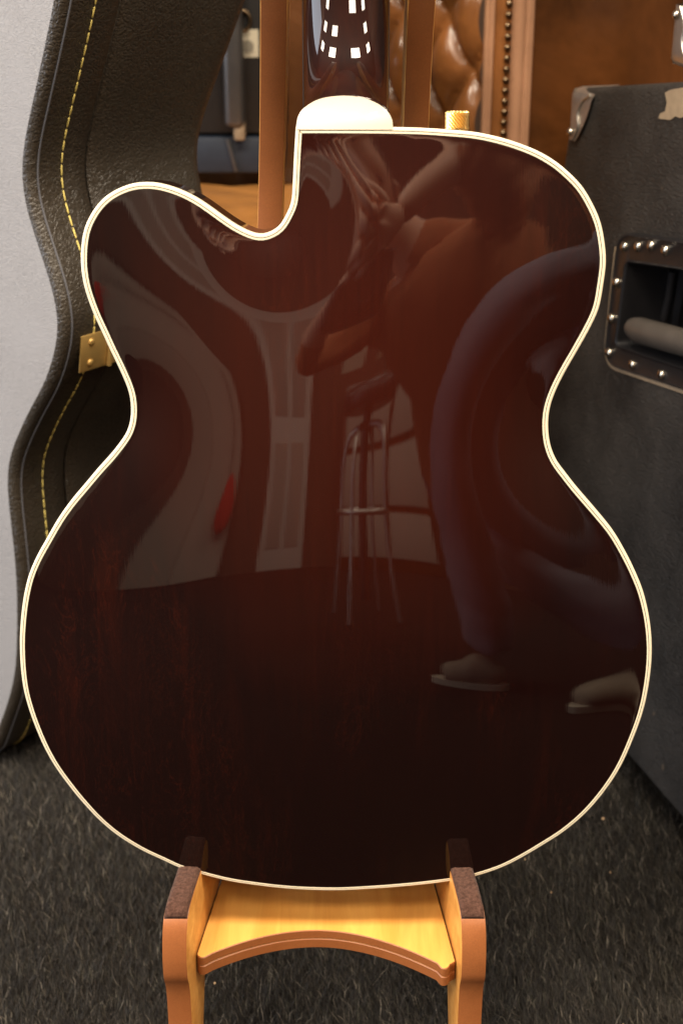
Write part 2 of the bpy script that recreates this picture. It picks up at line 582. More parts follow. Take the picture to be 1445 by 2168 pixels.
def ring_strip(name, prof, m, parent, smooth=True):
    V = []
    for d, wz in prof:
        P = inset(d)
        V += [(x, y, wz) for x, y in P]
    n = len(prof)
    Fc = []
    for k in range(n - 1):
        for i in range(NB):
            a, b = k * NB + i, k * NB + (i + 1) % NB
            Fc.append((a, b, b + NB, a + NB))
    return mesh(name, V, Fc, m, parent, auto=50)


D1, D2, D3, D4 = .0021, .00255, .0038, .0043
DEPTH = .046
ring_strip('binding', [(.0012, -.0062), (0, -.0062), (0, -.0010), (.0003, -.0003), (.0010, 0), (D1, 0), (D1, -.002)], M['cream'], guitar)
ring_strip('purfling', [(D1, -.002), (D1, -.00005), (D2, -.00005), (D2, -.002)], M['purfling'], guitar)
ring_strip('inner_binding', [(D2, -.002), (D2, 0), (D3, 0), (D3, -.002)], M['cream'], guitar)
ring_strip('purfling', [(D3, -.002), (D3, -.00005), (D4, -.00005), (D4, -.002)], M['purfling'], guitar)
ring_strip('side', [(.0004, -.0060), (.0004, -DEPTH + .002), (.003, -DEPTH)], M['neck'], guitar)


def poisson_arch(poly, step=.0016, A=.0235, p=1.1):
    lo, hi = poly.min(0) - .01, poly.max(0) + .01
    nx, ny = int((hi[0] - lo[0]) / step) + 1, int((hi[1] - lo[1]) / step) + 1
    xs, ys = lo[0] + np.arange(nx) * step, lo[1] + np.arange(ny) * step
    X, Y = np.meshgrid(xs, ys, indexing='ij')
    ins = np.zeros(X.shape, bool)
    q = np.roll(poly, -1, 0)
    for (x1, y1), (x2, y2) in zip(poly, q):
        if y1 == y2: continue
        c = ((y1 > ys) != (y2 > ys))
        if not c.any(): continue
        xc = (x2 - x1) * (ys - y1) / (y2 - y1) + x1
        ins[:, c] ^= X[:, c] < xc[c]
    # coarse-to-fine would be faster; red-black SOR does it well enough
    u = np.zeros(X.shape)
    om = 2 / (1 + math.sin(math.pi / max(nx, ny)) * 1.6)
    I, J = np.indices(X.shape)
    masks = [ins & ((I + J) % 2 == k) for k in (0, 1)]
    for it in range(420):
        for mk in masks:
            nb = np.zeros_like(u)
            nb[1:-1, 1:-1] = .25 * (u[2:, 1:-1] + u[:-2, 1:-1] + u[1:-1, 2:] + u[1:-1, :-2] + step * step)
            u = np.where(mk, u + om * (nb - u), u)
    tt = np.clip(u / u.max(), 0, 1)
    h = A * tt ** p
    for it in range(14):
        hs = h.copy()
        hs[1:-1, 1:-1] = .5 * h[1:-1, 1:-1] + .125 * (h[2:, 1:-1] + h[:-2, 1:-1] + h[1:-1, 2:] + h[1:-1, :-2])
        h = np.where(ins, hs, 0)
    gx, gy = np.gradient(h, step)
    for it in range(6):
        for G in (gx, gy):
            G[1:-1, 1:-1] = .5 * G[1:-1, 1:-1] + .125 * (G[2:, 1:-1] + G[:-2, 1:-1] + G[1:-1, 2:] + G[1:-1, :-2])

    def samp(Fld, P):
        fx, fy = (P[:, 0] - lo[0]) / step, (P[:, 1] - lo[1]) / step
        i, j = np.clip(fx.astype(int), 0, nx - 2), np.clip(fy.astype(int), 0, ny - 2)
        a, b = fx - i, fy - j
        return Fld[i, j] * (1 - a) * (1 - b) + Fld[i + 1, j] * a * (1 - b) + Fld[i, j + 1] * (1 - a) * b + Fld[i + 1, j + 1] * a * b
    return h, gx, gy, samp


def point_in(poly, P):
    r = np.zeros(len(P), bool)
    q = np.roll(poly, -1, 0)
    for (x1, y1), (x2, y2) in zip(poly, q):
        if y1 == y2: continue
        r ^= ((y1 > P[:, 1]) != (y2 > P[:, 1])) & (P[:, 0] < (x2 - x1) * (P[:, 1] - y1) / (y2 - y1) + x1)
    return r


pw = inset(D4)
Hh, Hx, Hy, hsamp = poisson_arch(pw)
rings = [pw, inset(D4 + .0014), inset(D4 + .003), inset(D4 + .005), inset(D4 + .0075)]
gs = .0036
gx_, gy_ = np.meshgrid(np.arange(pw[:, 0].min(), pw[:, 0].max(), gs), np.arange(pw[:, 1].min(), pw[:, 1].max(), gs), indexing='ij')
gp = np.stack([gx_.ravel(), gy_.ravel()], 1)
gp = gp[point_in(inset(D4 + .0095), gp)]
pts = np.vstack(rings + [gp])
cdt = delaunay_2d_cdt([Vector(p) for p in pts], [(i, (i + 1) % NB) for i in range(NB)], [], 1, 1e-7)
bp = np.array([tuple(v) for v in cdt[0]])
bh = hsamp(Hh, bp)
dist_edge = np.array([np.min(np.sum((pw - p) ** 2, 1)) for p in bp])
bh[dist_edge < 1e-10] = 0
me = bpy.data.meshes.new('back')
me.from_pydata([(x, y, h) for (x, y), h in zip(bp, bh)], [], [tuple(f) for f in cdt[2]])
me.materials.append(M['back'])
bm = bmesh.new(); bm.from_mesh(me)
for f in bm.faces:
    f.normal_update()
    if f.normal.z < 0: f.normal_flip()
    f.smooth = True
bm.to_mesh(me); bm.free()
nx_, ny_ = hsamp(Hx, bp), hsamp(Hy, bp)
nn = np.stack([-nx_, -ny_, np.ones(len(bp))], 1); nn /= np.linalg.norm(nn, axis=1)[:, None]
me.normals_split_custom_set_from_vertices([tuple(v) for v in nn])
link('back', me, guitar)
# front plate, flat is enough: it faces away
fo = inset(.003)
mesh('top', [(x, y, -DEPTH + .0005) for x, y in fo] + [(x, y, -DEPTH + .004) for x, y in fo],
     [tuple(range(NB)), tuple(range(NB, 2 * NB))[::-1]] + [(i, (i + 1) % NB, NB + (i + 1) % NB, NB + i) for i in range(NB)], M['neck'], guitar)

# heel cap, neck and fingerboard
capo = [(626.5, 275), (627, 265.7), (630, 249), (637.4, 234.6), (652, 222), (670.6, 211.8), (693.4, 205.5), (724.6, 202.6), (745, 203.5), (766, 206.6), (787, 213.8), (807.6, 225), (822, 238.8), (829.4, 253.3), (831, 264), (832, 275)]
cc = resample(catmull(np.array([g(*p) for p in capo]), 8), n=60)
nc = len(cc)
cen = cc.mean(0)
cin = cc + (cen - cc) * .018
mesh('heel_cap', [(x, y, -.0022) for x, y in cc] + [(x, y, -.0002) for x, y in cc] + [(x, y, .0003) for x, y in cin],
     [(i, i + 1, nc + i + 1, nc + i) for i in range(nc - 1)] + [(nc + i, nc + i + 1, 2 * nc + i + 1, 2 * nc + i) for i in range(nc - 1)] + [tuple(range(2 * nc, 3 * nc))], M['cap'], guitar, auto=60)
NU0 = .5 * (g(641, 100, -.07)[0] + g(823, 100, -.07)[0])
NA = .5 * (g(823, 100, -.07)[0] - g(641, 100, -.07)[0])
vb = g(730, 268)[1]
capH = g(730, 203)[1] - vb
WS = -.079
nv, nu = 150, 60
V = []
vs = np.r_[np.linspace(.0015, .05, 70), np.linspace(.052, .12, 40), np.linspace(.125, .34, nv - 110)]
for v_ in vs:
    e1, e2 = .079 * (capH - .0006) / v_, .0225 + .002 * math.exp(-v_ / .1)
    crest = (e1 ** 2.4 + e2 ** 2.4) ** (1 / 2.4)
    for k in range(nu + 1):
        ph = math.pi * k / nu
        c_, s_ = math.cos(ph), math.sin(ph)
        uu = NU0 + NA * np.sign(c_) * abs(c_) ** .78
        ww = WS + crest * abs(s_) ** .82
        V.append((uu, vb + v_, min(ww, -.0012)))
neck = mesh('neck', V, grid_faces(nv, nu + 1), M['neck'], guitar, smooth=True)
box('fingerboard', (NU0 - NA - .0006, NU0 + NA + .0006, vb - .06, vb + .34, WS - .007, WS - .0003), M['fret'], guitar, bevel=.0006)

# knurled strap button on the upper shoulder
kp = g(967, 276, -.034)
ring_n, rows, rk = 40, 11, .0072
V, hk = [], .0122
for j in range(rows):
    for i in range(ring_n):
        rr = rk + -.00055 * (1 if (i // 1 + j) % 2 == 0 else -1)
        if j in (0, rows - 1): rr = rk - .0008
        a = 2 * math.pi * (i + .0) / ring_n
        V.append((rr * math.cos(a), rr * math.sin(a), .0012 + hk * j / (rows - 1)))
Fc = []
for j in range(rows - 1):
    for i in range(ring_n):
        a, b = j * ring_n + i, j * ring_n + (i + 1) % ring_n
        Fc.append((a, b, b + ring_n, a + ring_n))
Fc += [tuple(range(ring_n))[::-1], tuple((rows - 1) * ring_n + i for i in range(ring_n))]
sb = mesh('strap_button', V, Fc, M['gold'], guitar)
sb.location = (kp[0], kp[1] - .0015, -.034)
sb.rotation_euler = (R(-90), 0, 0)
v_, f_ = lathe_vf([(.0072, -.002), (.0078, -.001), (.0078, .0009), (.0066, .0011)], 40)
mesh('button_base', v_, f_, M['stud'], sb, auto=40)

# ------------------------------------------------------------------ wooden stand
stand = empty('guitar_stand', (-.015, .98, 0), 'wooden guitar stand with brown painted edges and felt pads under the guitar', 'guitar stand')
SWP = R(0)


SY, SZ = -.044, .0365                                # where the guitar's lower edge puts the arms


def plank(name, pr, xf, tn, parent, em='edge'):
    n = len(pr)
    V = [(xf(y, z) + sgn * tn, y, z) for sgn in (-1, 1) for y, z in pr]
    Fc = [(i, (i + 1) % n, n + (i + 1) % n, n + i) for i in range(n)]
    c2 = delaunay_2d_cdt([Vector(p) for p in pr], [(i, (i + 1) % n) for i in range(n)], [], 1, 1e-7)
    mp = {i: oi[0] for i, oi in enumerate(c2[3])}
    fm = [0] * n
    for f in c2[2]:
        Fc.append(tuple(mp[i] for i in f)); fm.append(1)
        Fc.append(tuple(mp[i] + n for i in f)[::-1]); fm.append(1)
    return mesh(name, V, Fc, [M[em], M['ply']], parent, fmat=fm, world=True, bevel=.0012, bseg=2, auto=35)


def cm(p, k): return [tuple(q) for q in catmull(p, k)]


UPY = .055
arm_pr = cm([(.797, -.0285), (.803, .05), (.8085, .10), (.8095, .125), (.8090, .139), (.8075, .147), (.8053, .153), (.8045, .160), (.8050, .172), (.8075, .186), (.8115, .196), (.8180, .2020), (.83, .2045), (.86, .2065), (1.0, .2090)], 4) \
    + cm([(1.0, .165), (.93, .158), (.866, .140), (.846, .10), (.829, .03), (.822, -.0285)], 4)
arm_pr = [(y + SY, z + SZ) for y, z in arm_pr]
up_pr = cm([(y + UPY * min(1, max(0, (z - .25) / .2)), z) for y, z in [(1.14, 0), (1.09, .04), (1.0, .13), (.935, .22), (.922, .30), (.925, .40), (.940, .55), (.953, .63), (.9575, .68), (.949, .73), (.930, .78), (.904, .83), (.880, .87), (.866, .90), (.864, .92)]], 5) \
    + cm([(y + UPY * min(1, max(0, (z - .25) / .2)), z) for y, z in [(.880, .93), (.915, .90), (.952, .85), (.980, .79), (.992, .73), (.990, .66), (.978, .54), (.966, .40), (.970, .30), (1.0, .22), (1.06, .14), (1.17, .03), (1.20, 0)]], 5)
FELT_T = .0082


def felt(xf, parent):
    tn = FELT_T
    fp = resample(np.array(catmull([(.8135, .1990), (.8180, .2027), (.83, .2052), (.86, .2072), (.94, .2092)], 8)), n=26) + np.array([SY, SZ])
    dxs = np.linspace(-tn + .0004, tn - .0004, 7)
    V = [(xf(y, z) + dx + rng.normal(0, .00012), y + rng.normal(0, .0002), z + .0024 + rng.normal(0, .00025) - .0011 * (abs(dx) > tn * .9)) for y, z in fp for dx in dxs]
    top = len(V)
    V += [(xf(y, z) + dx, y, z - .0003) for y, z in fp for dx in dxs]
    Fc = grid_faces(26, 7) + grid_faces(26, 7, off=top)
    for i in range(25):
        a = i * 7
        Fc += [(a, a + 7, top + a + 7, top + a), (a + 6, top + a + 6, top + a + 13, a + 13)]
    Fc += [(j, top + j, top + j + 1, j + 1) for j in range(6)]
    mesh('felt_pad', V, Fc, M['felt'], parent, smooth=True, world=True)


LX = lambda y, z=0: -.1128 + .135 * (y - .766)
RX = lambda y, z=0: .0895 - .115 * (y - .766)
plank('leg', arm_pr, LX, FELT_T, stand)
plank('leg', arm_pr, RX, FELT_T, stand)
felt(LX, stand)
felt(RX, stand)
plank('upright', up_pr, lambda y, z: aty(573, 420, 1.010)[0] + .050 * (z - .68), .0088, stand, 'edge_shaded')
plank('upright', up_pr, lambda y, z: aty(882, 200, 1.005)[0] + .004 * (z - .75), .0088, stand, 'edge_shaded')
box('cross_rail', (LX(.95) + .009, RX(.95) - .009, .955, .972, .145, .185), M['ply'], stand, world=True)


def shelf():
    lx = lambda y: LX(y) + .0088
    rx = lambda y: RX(y) - .0088
    fl, frr = aty(428, 2024, .7815), aty(946, 2054, .7705)
    yl, yr = fl[1], frr[1]
    pts = [(lx(.93), .93), (lx(yl + .006), yl + .006)]
    for a in np.linspace(200, 300, 7): pts.append((fl[0] + .0045 * math.cos(R(a)), yl + .006 + .0062 * math.sin(R(a))))
    for t in np.linspace(.04, .96, 40):
        pts.append((fl[0] + (frr[0] - fl[0]) * t, yl + (yr - yl) * t + .0335 * (1 - abs(2 * t - 1) ** 1.9)))
    for a in np.linspace(240, 340, 7): pts.append((frr[0] - .002 + .0045 * math.cos(R(a)), yr + .006 + .0062 * math.sin(R(a))))
    pts += [(rx(yr + .007), yr + .007), (rx(.93), .93)]
    n = len(pts)
    zs = (fl[2] + frr[2]) / 2
    for zt, zb in ((zs, zs - .0072), (zs - .0076, zs - .0158)):
        V = [(x, y, zt) for x, y in pts] + [(x, y, zb) for x, y in pts]
        Fc = [tuple(range(n)), tuple(range(n, 2 * n))[::-1]] + [(i, (i + 1) % n, n + (i + 1) % n, n + i) for i in range(n)]
        mesh('shelf', V, Fc, [M['shelf'], M['edge']], stand, fmat=[0, 0] + [1] * n, world=True, bevel=.0006, bseg=1, auto=35)


shelf()

# ------------------------------------------------------------------ black guitar case behind on the left
CB = R(50)
CQ = np.array([-math.sin(CB), math.cos(CB), 0]); CE = np.array([math.cos(CB), math.sin(CB), 0])
CP0 = np.array([-.365, 1.292, 0])
PIP = [(152, 0), (117, 165), (87, 300), (80, 360), (81, 390), (90, 440), (120, 535), (141, 600), (153, 658), (155, 699), (147.5, 750), (124.5, 819), (88, 886), (55, 960), (46, 1003), (47, 1050), (52, 1100), (62, 1200), (65, 1290), (62, 1400), (51, 1466), (28.6, 1532), (0, 1592)]
prf = []
for p in PIP:
    P = at(*p, CP0, CE)
    prf.append(((P - CP0) @ CQ, P[2]))
prf = [(prf[0][0] - .075, prf[0][1] + .22), (prf[0][0] - .035, prf[0][1] + .09)] + prf + [(prf[-1][0] + .05, .004), (prf[-1][0] + .11, .001)]
prf = np.array(prf); prf[:, 1] = np.maximum(prf[:, 1], .001)
prf = resample(catmull(prf, 8), n=190)
for it in range(6): prf[1:-1] += .5 * (.5 * (prf[:-2] + prf[2:]) - prf[1:-1])
tg = np.gradient(prf, axis=0); tg /= np.linalg.norm(tg, axis=1)[:, None]
cn = np.stack([tg[:, 1], -tg[:, 0]], 1)              # outward, towards the viewer
if cn[60, 0] > 0: cn = -cn
case = empty('guitar_case', (CP0[0] - .1, CP0[1] + .15, 0), 'black leatherette guitar case with yellow stitching standing behind the guitar', 'guitar case')


def c3(rz, eoff, push=0., nrm=None):
    if eoff > .06: eoff = .06 + (eoff - .06) * (1 + .75 * (rz[1] - .60))
    P = CP0 + CQ * rz[0] + CE * eoff + np.array([0, 0, rz[1]])
    if push: P = P + (CQ * nrm[0] + np.array([0, 0, nrm[1]])) * push
    return P


TSEAM, TW = .052, .188
far_axis = prf[:, 0].max() + .02
V, rowsn = [], []
# wall of the base, from the piping to the seam; wall of the lid beyond it
offs_b = [0, .006, .012, .024, .036, TSEAM - .002, TSEAM - .0008]
push_b = [0, .0006, .0006, .0002, .0004, .0004, -.0012]
offs_l = [TSEAM + .0008, TSEAM + .002, .08, .11, .14, .165, TW - .012, TW - .004, TW]
push_l = [-.0012, .0004, .0006, .0008, .0006, .0004, 0, -.003, -.010]
n = len(prf)
for nm, offs, push in (('base_wall', offs_b, push_b), ('lid_wall', offs_l, push_l)):
    V = [c3(prf[i], o_, p_, cn[i]) for i in range(n) for o_, p_ in zip(offs, push)]
    mesh(nm, V, grid_faces(n, len(offs)), M['case'], case, smooth=True, world=True)
# rolled rim and the big face of the base
V, rr_ = [], .0085
ang = np.linspace(0, 90, 7)
for i in range(n):
    for a in ang:
        V.append(c3(prf[i], -.0008 - rr_ * math.sin(R(a)), -rr_ * (1 - math.cos(R(a))) - .0004, cn[i]))
mesh('rim', V, grid_faces(n, len(ang)), M['case'], case, smooth=True, world=True)
edge_in = [c3(prf[i], -.0008 - rr_, -rr_ - .0004, cn[i]) for i in range(n)]
far_in = [c3((2 * far_axis - prf[i][0], prf[i][1]), -.0008 - rr_) for i in range(n)]
V = edge_in + far_in
tag(mesh('face_panel', V, [(i, i + 1, n + i + 1, n + i) for i in range(n - 1)], M['case_face'], case, world=True, smooth=True), 'pale grey fine grained face panel')
# lid face and the hidden far wall close the body
V = [c3(prf[i], TW, -.010, cn[i]) for i in range(n)] + [c3((2 * far_axis - prf[i][0], prf[i][1]), TW) for i in range(n)]
mesh('lid_panel', V, [(i, i + 1, n + i + 1, n + i) for i in range(n - 1)], M['case'], case, world=True)
V = far_in + V[n:]
mesh('far_wall', V, [(i, i + 1, n + i + 1, n + i) for i in range(n - 1)], M['case'], case, world=True, smooth=True)
tube('piping', [c3(prf[i], -.0004, .0002, cn[i]) for i in range(n)], .0009, M['piping'], case, n=6, world=True)
# stitches
dl = resample(prf, step=.0108)
dn = np.gradient(dl, axis=0); dn /= np.linalg.norm(dn, axis=1)[:, None]
st_me = None
for i in range(len(dl) - 1):
    nr = np.array([dn[i][1], -dn[i][0]])
    if (nr @ cn[min(n - 1, int(i / len(dl) * n))]) < 0: nr = -nr
    a, b = c3(dl[i], .024, .0010, nr), c3(dl[i + 1], .024, .0010, nr)
    mid, dr = (a + b) / 2, b - a
    Lh = np.linalg.norm(dr)
    zax = Vector(dr / Lh)
    nax = Vector(CQ * nr[0] + np.array([0, 0, nr[1]]))
    xax = zax.cross(nax).normalized(); yax = zax.cross(xax)
    if st_me is None:
        pv, pf = [], []
        for zz, s_ in ((-.5, .35), (-.38, 1), (.38, 1), (.5, .35)):
            for k in range(6): pv.append((.00080 * s_ * math.cos(k * R(60)), .00055 * s_ * math.sin(k * R(60)), zz * .0095))
        for j in range(3):
            for k in range(6): pf.append((j * 6 + k, j * 6 + (k + 1) % 6, j * 6 + 6 + (k + 1) % 6, j * 6 + 6 + k))
        pf += [tuple(range(6))[::-1], tuple(range(18, 24))]
        o = mesh('stitch', pv, pf, M['thread'], case, smooth=True)
        st_me = o.data
    else:
        o = bpy.data.objects.new('stitch', st_me); COL.objects.link(o); o.parent = case
    jit = random.uniform(-.04, .04)
    mw = Matrix((xax + yax * 0, yax, zax + xax * jit)).transposed().to_4x4()
    mw.translation = Vector(mid)
    o.matrix_basis = case.matrix_basis.inverted() @ mw
# brass hinge over the seam
hz = at(206, 737, CP0 + CE * .0, CE)[2]
ih = int(np.argmin(np.abs(prf[:, 1] - at(155, 748, CP0, CE)[2]) + (np.arange(n) < 20) * 9))
nr = cn[ih]; tt_ = tg[ih] * (1 if tg[ih][1] > 0 else -1)
hX, hY = Vector(CE), Vector(CQ * tt_[0] * .45 + np.array([0, 0, tt_[1]])).normalized()
hZ = hX.cross(hY).normalized()
hm = Matrix((hX, hY, hZ)).transposed().to_4x4()
hm.translation = Vector(c3(prf[ih], .0425, .0040, nr))
hinge = link('hinge', bpy.data.meshes.new('hinge'), case)
hinge.matrix_basis = case.matrix_basis.inverted() @ hm @ Matrix.Diagonal((1.12, 1.14, 1.1, 1))
leaf_v, leaf_f = merge([box_vf(-.030, -.0025, -.0155, .0155, -.0006, .0008), box_vf(.0025, .030, -.0155, .0155, -.0006, .0008)])
tmp = mesh('hinge_tmp', leaf_v, leaf_f, M['brass'], None, bevel=.0012, auto=40)
old = hinge.data; hinge.data = tmp.data; hinge.data.name = 'hinge'
bpy.data.objects.remove(tmp); bpy.data.meshes.remove(old)
tube('knuckle', [(0, -.0155, .0012), (0, .0155, .0012)], .0024, M['brass'], hinge, n=14)
v_, f_ = lathe_vf([(.0031, 0), (.0031, .0004), (.0026, .0012), (.0014, .0017), (.0003, .0019)], 16)
rv = None
for hx in (-.0195, .0175):
    for hy in (-.0088, .0088):
        if rv is None:
            o = mesh('rivet', v_, f_, M['brass'], hinge, auto=50); rv = o.data
        else:
            o = bpy.data.objects.new('rivet', rv); COL.objects.link(o); o.parent = hinge
        o.location = (hx, hy, .0007)

# ------------------------------------------------------------------ amplifier cabinet on the right
AD = np.array([.291, -.957, 0]); AD /= np.linalg.norm(AD); AN = np.array([AD[1], -AD[0], 0])     # along its side, and out of its side
AP0 = np.array([.299, 1.273, 0])
amp = empty('amplifier_cabinet', (.45, 1.40, 0), 'large worn black amplifier cabinet with a recessed side handle at right', 'amplifier')
AX3 = Matrix((Vector(AD), Vector(-AN), Vector((0, 0, 1)))).transposed().to_4x4()    # local x along, y inward, z up
AX3.translation = Vector(AP0)


def aface(px, py):
    P = at(px, py, AP0, AN)
    return ((P - AP0) @ AD, P[2])


def alocal(name, V, Fc, m, parent, **kw):
    V = [tuple(AX3 @ Vector(v)) for v in V]
    return mesh(name, V, Fc, m, parent, world=True, **kw)


def meet(p, q, r, t):
    """where two lines drawn on the cabinet side cross"""
    p, q, r, t = [np.array(aface(*k)) for k in (p, q, r, t)]
    a = np.array([q - p, -(t - r)]).T
    k = np.linalg.solve(a, r - p)
    return p + (q - p) * k[0]


TL = np.array(aface(1214, 187))
_e = np.array(aface(1192, 335)) - TL
BLc = TL + _e * (.034 - TL[1]) / _e[1]
_t = np.array(aface(1445, 173)) - TL
TRc = TL + _t * (.40 - TL[0]) / _t[0]
BRc = np.array([.40, .034])
_pl, _pt, _pb = ((1310, 531), (1289, 724)), ((1341, 494), (1445, 509)), ((1341, 787), (1445, 821))
_il, _it, _ib = ((1337, 558), (1315, 728)), ((1345, 556), (1445, 570)), ((1320, 731), (1445, 773))
PLEN = .225
pTL, pBL = meet(*_pl, *_pt), meet(*_pl, *_pb)
_d = np.array(aface(*_pt[1])) - np.array(aface(*_pt[0])); pTR = pTL + _d / np.linalg.norm(_d) * PLEN
_d = np.array(aface(*_pb[1])) - np.array(aface(*_pb[0])); pBR = pBL + _d / np.linalg.norm(_d) * PLEN
iTL, iBL = meet(*_il, *_it), meet(*_il, *_ib)
_d = np.array(aface(*_it[1])) - np.array(aface(*_it[0])); iTR = iTL + _d / np.linalg.norm(_d) * (PLEN - .038)
_d = np.array(aface(*_ib[1])) - np.array(aface(*_ib[0])); iBR = iBL + _d / np.linalg.norm(_d) * (PLEN - .040)
plate = [pTL, pBL, pBR, pTR]
innr = [iTL, iBL, iBR, iTR]
hole = [p + (sum(plate) / 4 - p) * .05 for p in plate]
# side wall with an opening for the handle dish
oq = [TL, BLc, BRc, TRc]
V = [(a, 0, z) for a, z in oq] + [(a, 0, z) for a, z in hole] + [(a, .45, z) for a, z in oq]
Fc = [(0, 1, 5, 4), (1, 2, 6, 5), (2, 3, 7, 6), (3, 0, 4, 7), (8, 11, 10, 9), (0, 3, 11, 8), (1, 9, 10, 2), (0, 8, 9, 1), (3, 2, 10, 11)]
alocal('cabinet', V, Fc, M['tolex'], amp, bevel=.007, bseg=3, auto=40)
for a, y in ((-.33, .06), (.34, .06), (-.33, .39), (.34, .39)):
    v_, f_ = lathe_vf([(.014, .001), (.020, .003), (.022, .036)], 20)
    alocal('foot', [(p[0] + a, p[1] + y, p[2]) for p in v_], f_, M['rubber'], amp, auto=40)


def rquad(c, r, n=7):
    """rounded quad from its four corners"""
    c = [np.array(p, float) for p in c]
    out = []
    for i in range(4):
        p, a, b = c[i], c[i - 1], c[(i + 1) % 4]
        ua, ub = (a - p) / np.linalg.norm(a - p), (b - p) / np.linalg.norm(b - p)
        s, e = p + ua * r, p + ub * r
        for t in np.linspace(0, 1, n): out.append((1 - t) ** 2 * s + 2 * t * (1 - t) * p + t * t * e)
    return out


def grow(c, d):
    c = [np.array(p, float) for p in c]; m_ = sum(c) / 4
    return [p + (p - m_) / np.linalg.norm(p - m_) * d for p in c]


lv = [(grow(plate, .0012), -.0, .026), (plate, -.0045, .026), (grow(plate, -.003), -.0060, .024), (grow(plate, -.006), -.0050, .022), (grow(innr, .006), -.0050, .010), (grow(innr, .003), -.0068, .009), (innr, -.0055, .007), (grow(innr, -.006), .030, .008), (grow(innr, -.012), .046, .010)]
V = []
for q, y, r_ in lv: V += [(p[0], y, p[1]) for p in rquad(q, r_)]
nq = 28
Fc = [(k * nq + i, k * nq + (i + 1) % nq, (k + 1) * nq + (i + 1) % nq, (k + 1) * nq + i) for k in range(len(lv) - 1) for i in range(nq)] + [tuple((len(lv) - 1) * nq + i for i in range(nq))]
handle = alocal('handle_dish', V, Fc, M['black'], amp, auto=45)
# worn pale edge of the covering under the dish
pl = rquad(grow(plate, .0100), .030)
pi_ = rquad(grow(plate, .0006), .026)
sel = [i for i in range(nq) if 5 <= i <= 17]
V = [(pl[i][0], -.0009, pl[i][1]) for i in sel] + [(pi_[i][0], -.0011, pi_[i][1]) for i in sel]
ns = len(sel)
alocal('frayed_edge', V, [(i, i + 1, ns + i + 1, ns + i) for i in range(ns - 1)], M['worn'], amp)
# grip bar and raised rib inside the dish
_g0, _g1 = np.array(aface(1345, 695)), np.array(aface(1445, 722))
_gd = (_g1 - _g0) / np.linalg.norm(_g1 - _g0)
bar = [(*(_g0 + _gd * k), y) for k, y in ((-.004, .000), (.014, -.003), (.08, -.004), (.15, -.003), (PLEN - .052, .0))]
bar = [(a, y, z) for a, z, y in bar]
v_, f_ = tube_vf(bar, [.010, .0125, .0125, .0125, .010], 16)
gb = alocal('grip', v_, f_, M['grip'], amp, auto=50)
v_, f_ = tube_vf([(aface(1372, 575)[0], .026, aface(1366, 575)[1]), (aface(1362, 625)[0], .028, aface(1357, 625)[1]), (aface(1350, 680)[0], .028, aface(1347, 680)[1])], .0045, 10)
alocal('dish_rib', v_, f_, M['black'], amp, auto=50)
scr_me = None
v_, f_ = lathe_vf([(.0052, 0), (.0052, .0010), (.0043, .0024), (.0026, .0033), (.0008, .0036)], 18)
spx = [(1331, 521), (1388, 519), (1314, 597), (1303, 673), (1298, 746), (1348, 771), (1410, 792), (1360, 521), (1418, 529)]
for k, (sx_, sy_) in enumerate(spx):
    a, z = aface(sx_, sy_)
    mw = AX3 @ Matrix.Translation((a, -.0050, z)) @ Matrix.Rotation(R(90), 4, 'X')
    if scr_me is None:
        o = mesh('screw', v_, f_, M['steel'], amp, auto=60); scr_me = o.data
    else:
        o = bpy.data.objects.new('screw', scr_me); COL.objects.link(o); o.parent = amp
    o.matrix_basis = amp.matrix_basis.inverted() @ mw


def corner_guard(c, da, dz, dy, name, parent, sz=.042, t=.0016, full=True):
    """pressed metal corner: a rounded shell over three faces, edges scalloped. c is the cabinet corner in cabinet axes"""
    o_ = np.array(c, float)
    V, Fc = [], []
    nI = 13
    def sheet(u, v, w):
        base = len(V)
        for i in range(nI):
            for j in range(nI):
                a, b = i / (nI - 1), j / (nI - 1)
                lim = 1.0 - .62 * (min(a, 1) ** 1.6)
                x, y = a * sz, b * sz * lim
                edge = min(1.0, (a * sz / .008)) * min(1.0, (b * sz * lim / .008))
                V.append(o_ + u * x + v * y - w * (t + .0005) + w * .004 * (1 - min(1, a * sz / .008)) ** 2 + w * .004 * (1 - min(1, b * sz * lim / .008)) ** 2)
        Fc.extend(grid_faces(nI, nI, off=base))
    u, v, w_ = np.array([da, 0, 0.]), np.array([0, 0, dz * 1.]), np.array([0, dy * 1., 0])
    sheet(v, u, w_); sheet(u, w_, v); sheet(v, w_, u)
    alocal(name, V, Fc, M['chrome'], parent, smooth=True)
    # rolled bright lip
    lip = [o_ + v * sz * .98 + u * sz * .30 - w_ * .003, o_ + v * sz * .70 + u * sz * .50 - w_ * .003, o_ + v * sz * .42 + u * sz * .46 - w_ * .003, o_ + v * sz * .18 + u * sz * .62 - w_ * .003, o_ + v * sz * .02 + u * sz * .95 - w_ * .003]
    v2, f2 = tube_vf(catmull(lip, 5), .0013, 8)
    alocal('guard_lip', v2, f2, M['chrome'], parent, auto=60)
    P = o_ + v * sz * .84 + u * sz * .18 - w_ * .003
    v3, f3 = lathe_vf([(.0042, 0), (.0040, .0012), (.0028, .0028), (.0008, .0035)], 16)
    v3 = [tuple(P + np.array([q[0], -dy * q[2], q[1]])) for q in v3]
    alocal('guard_screw', v3, f3, M['steel'], parent, auto=60)


corner_guard((TL[0] - .0015, -.0015, TL[1] + .0005), 1, -1, 1, 'corner_guard', amp, sz=.050)
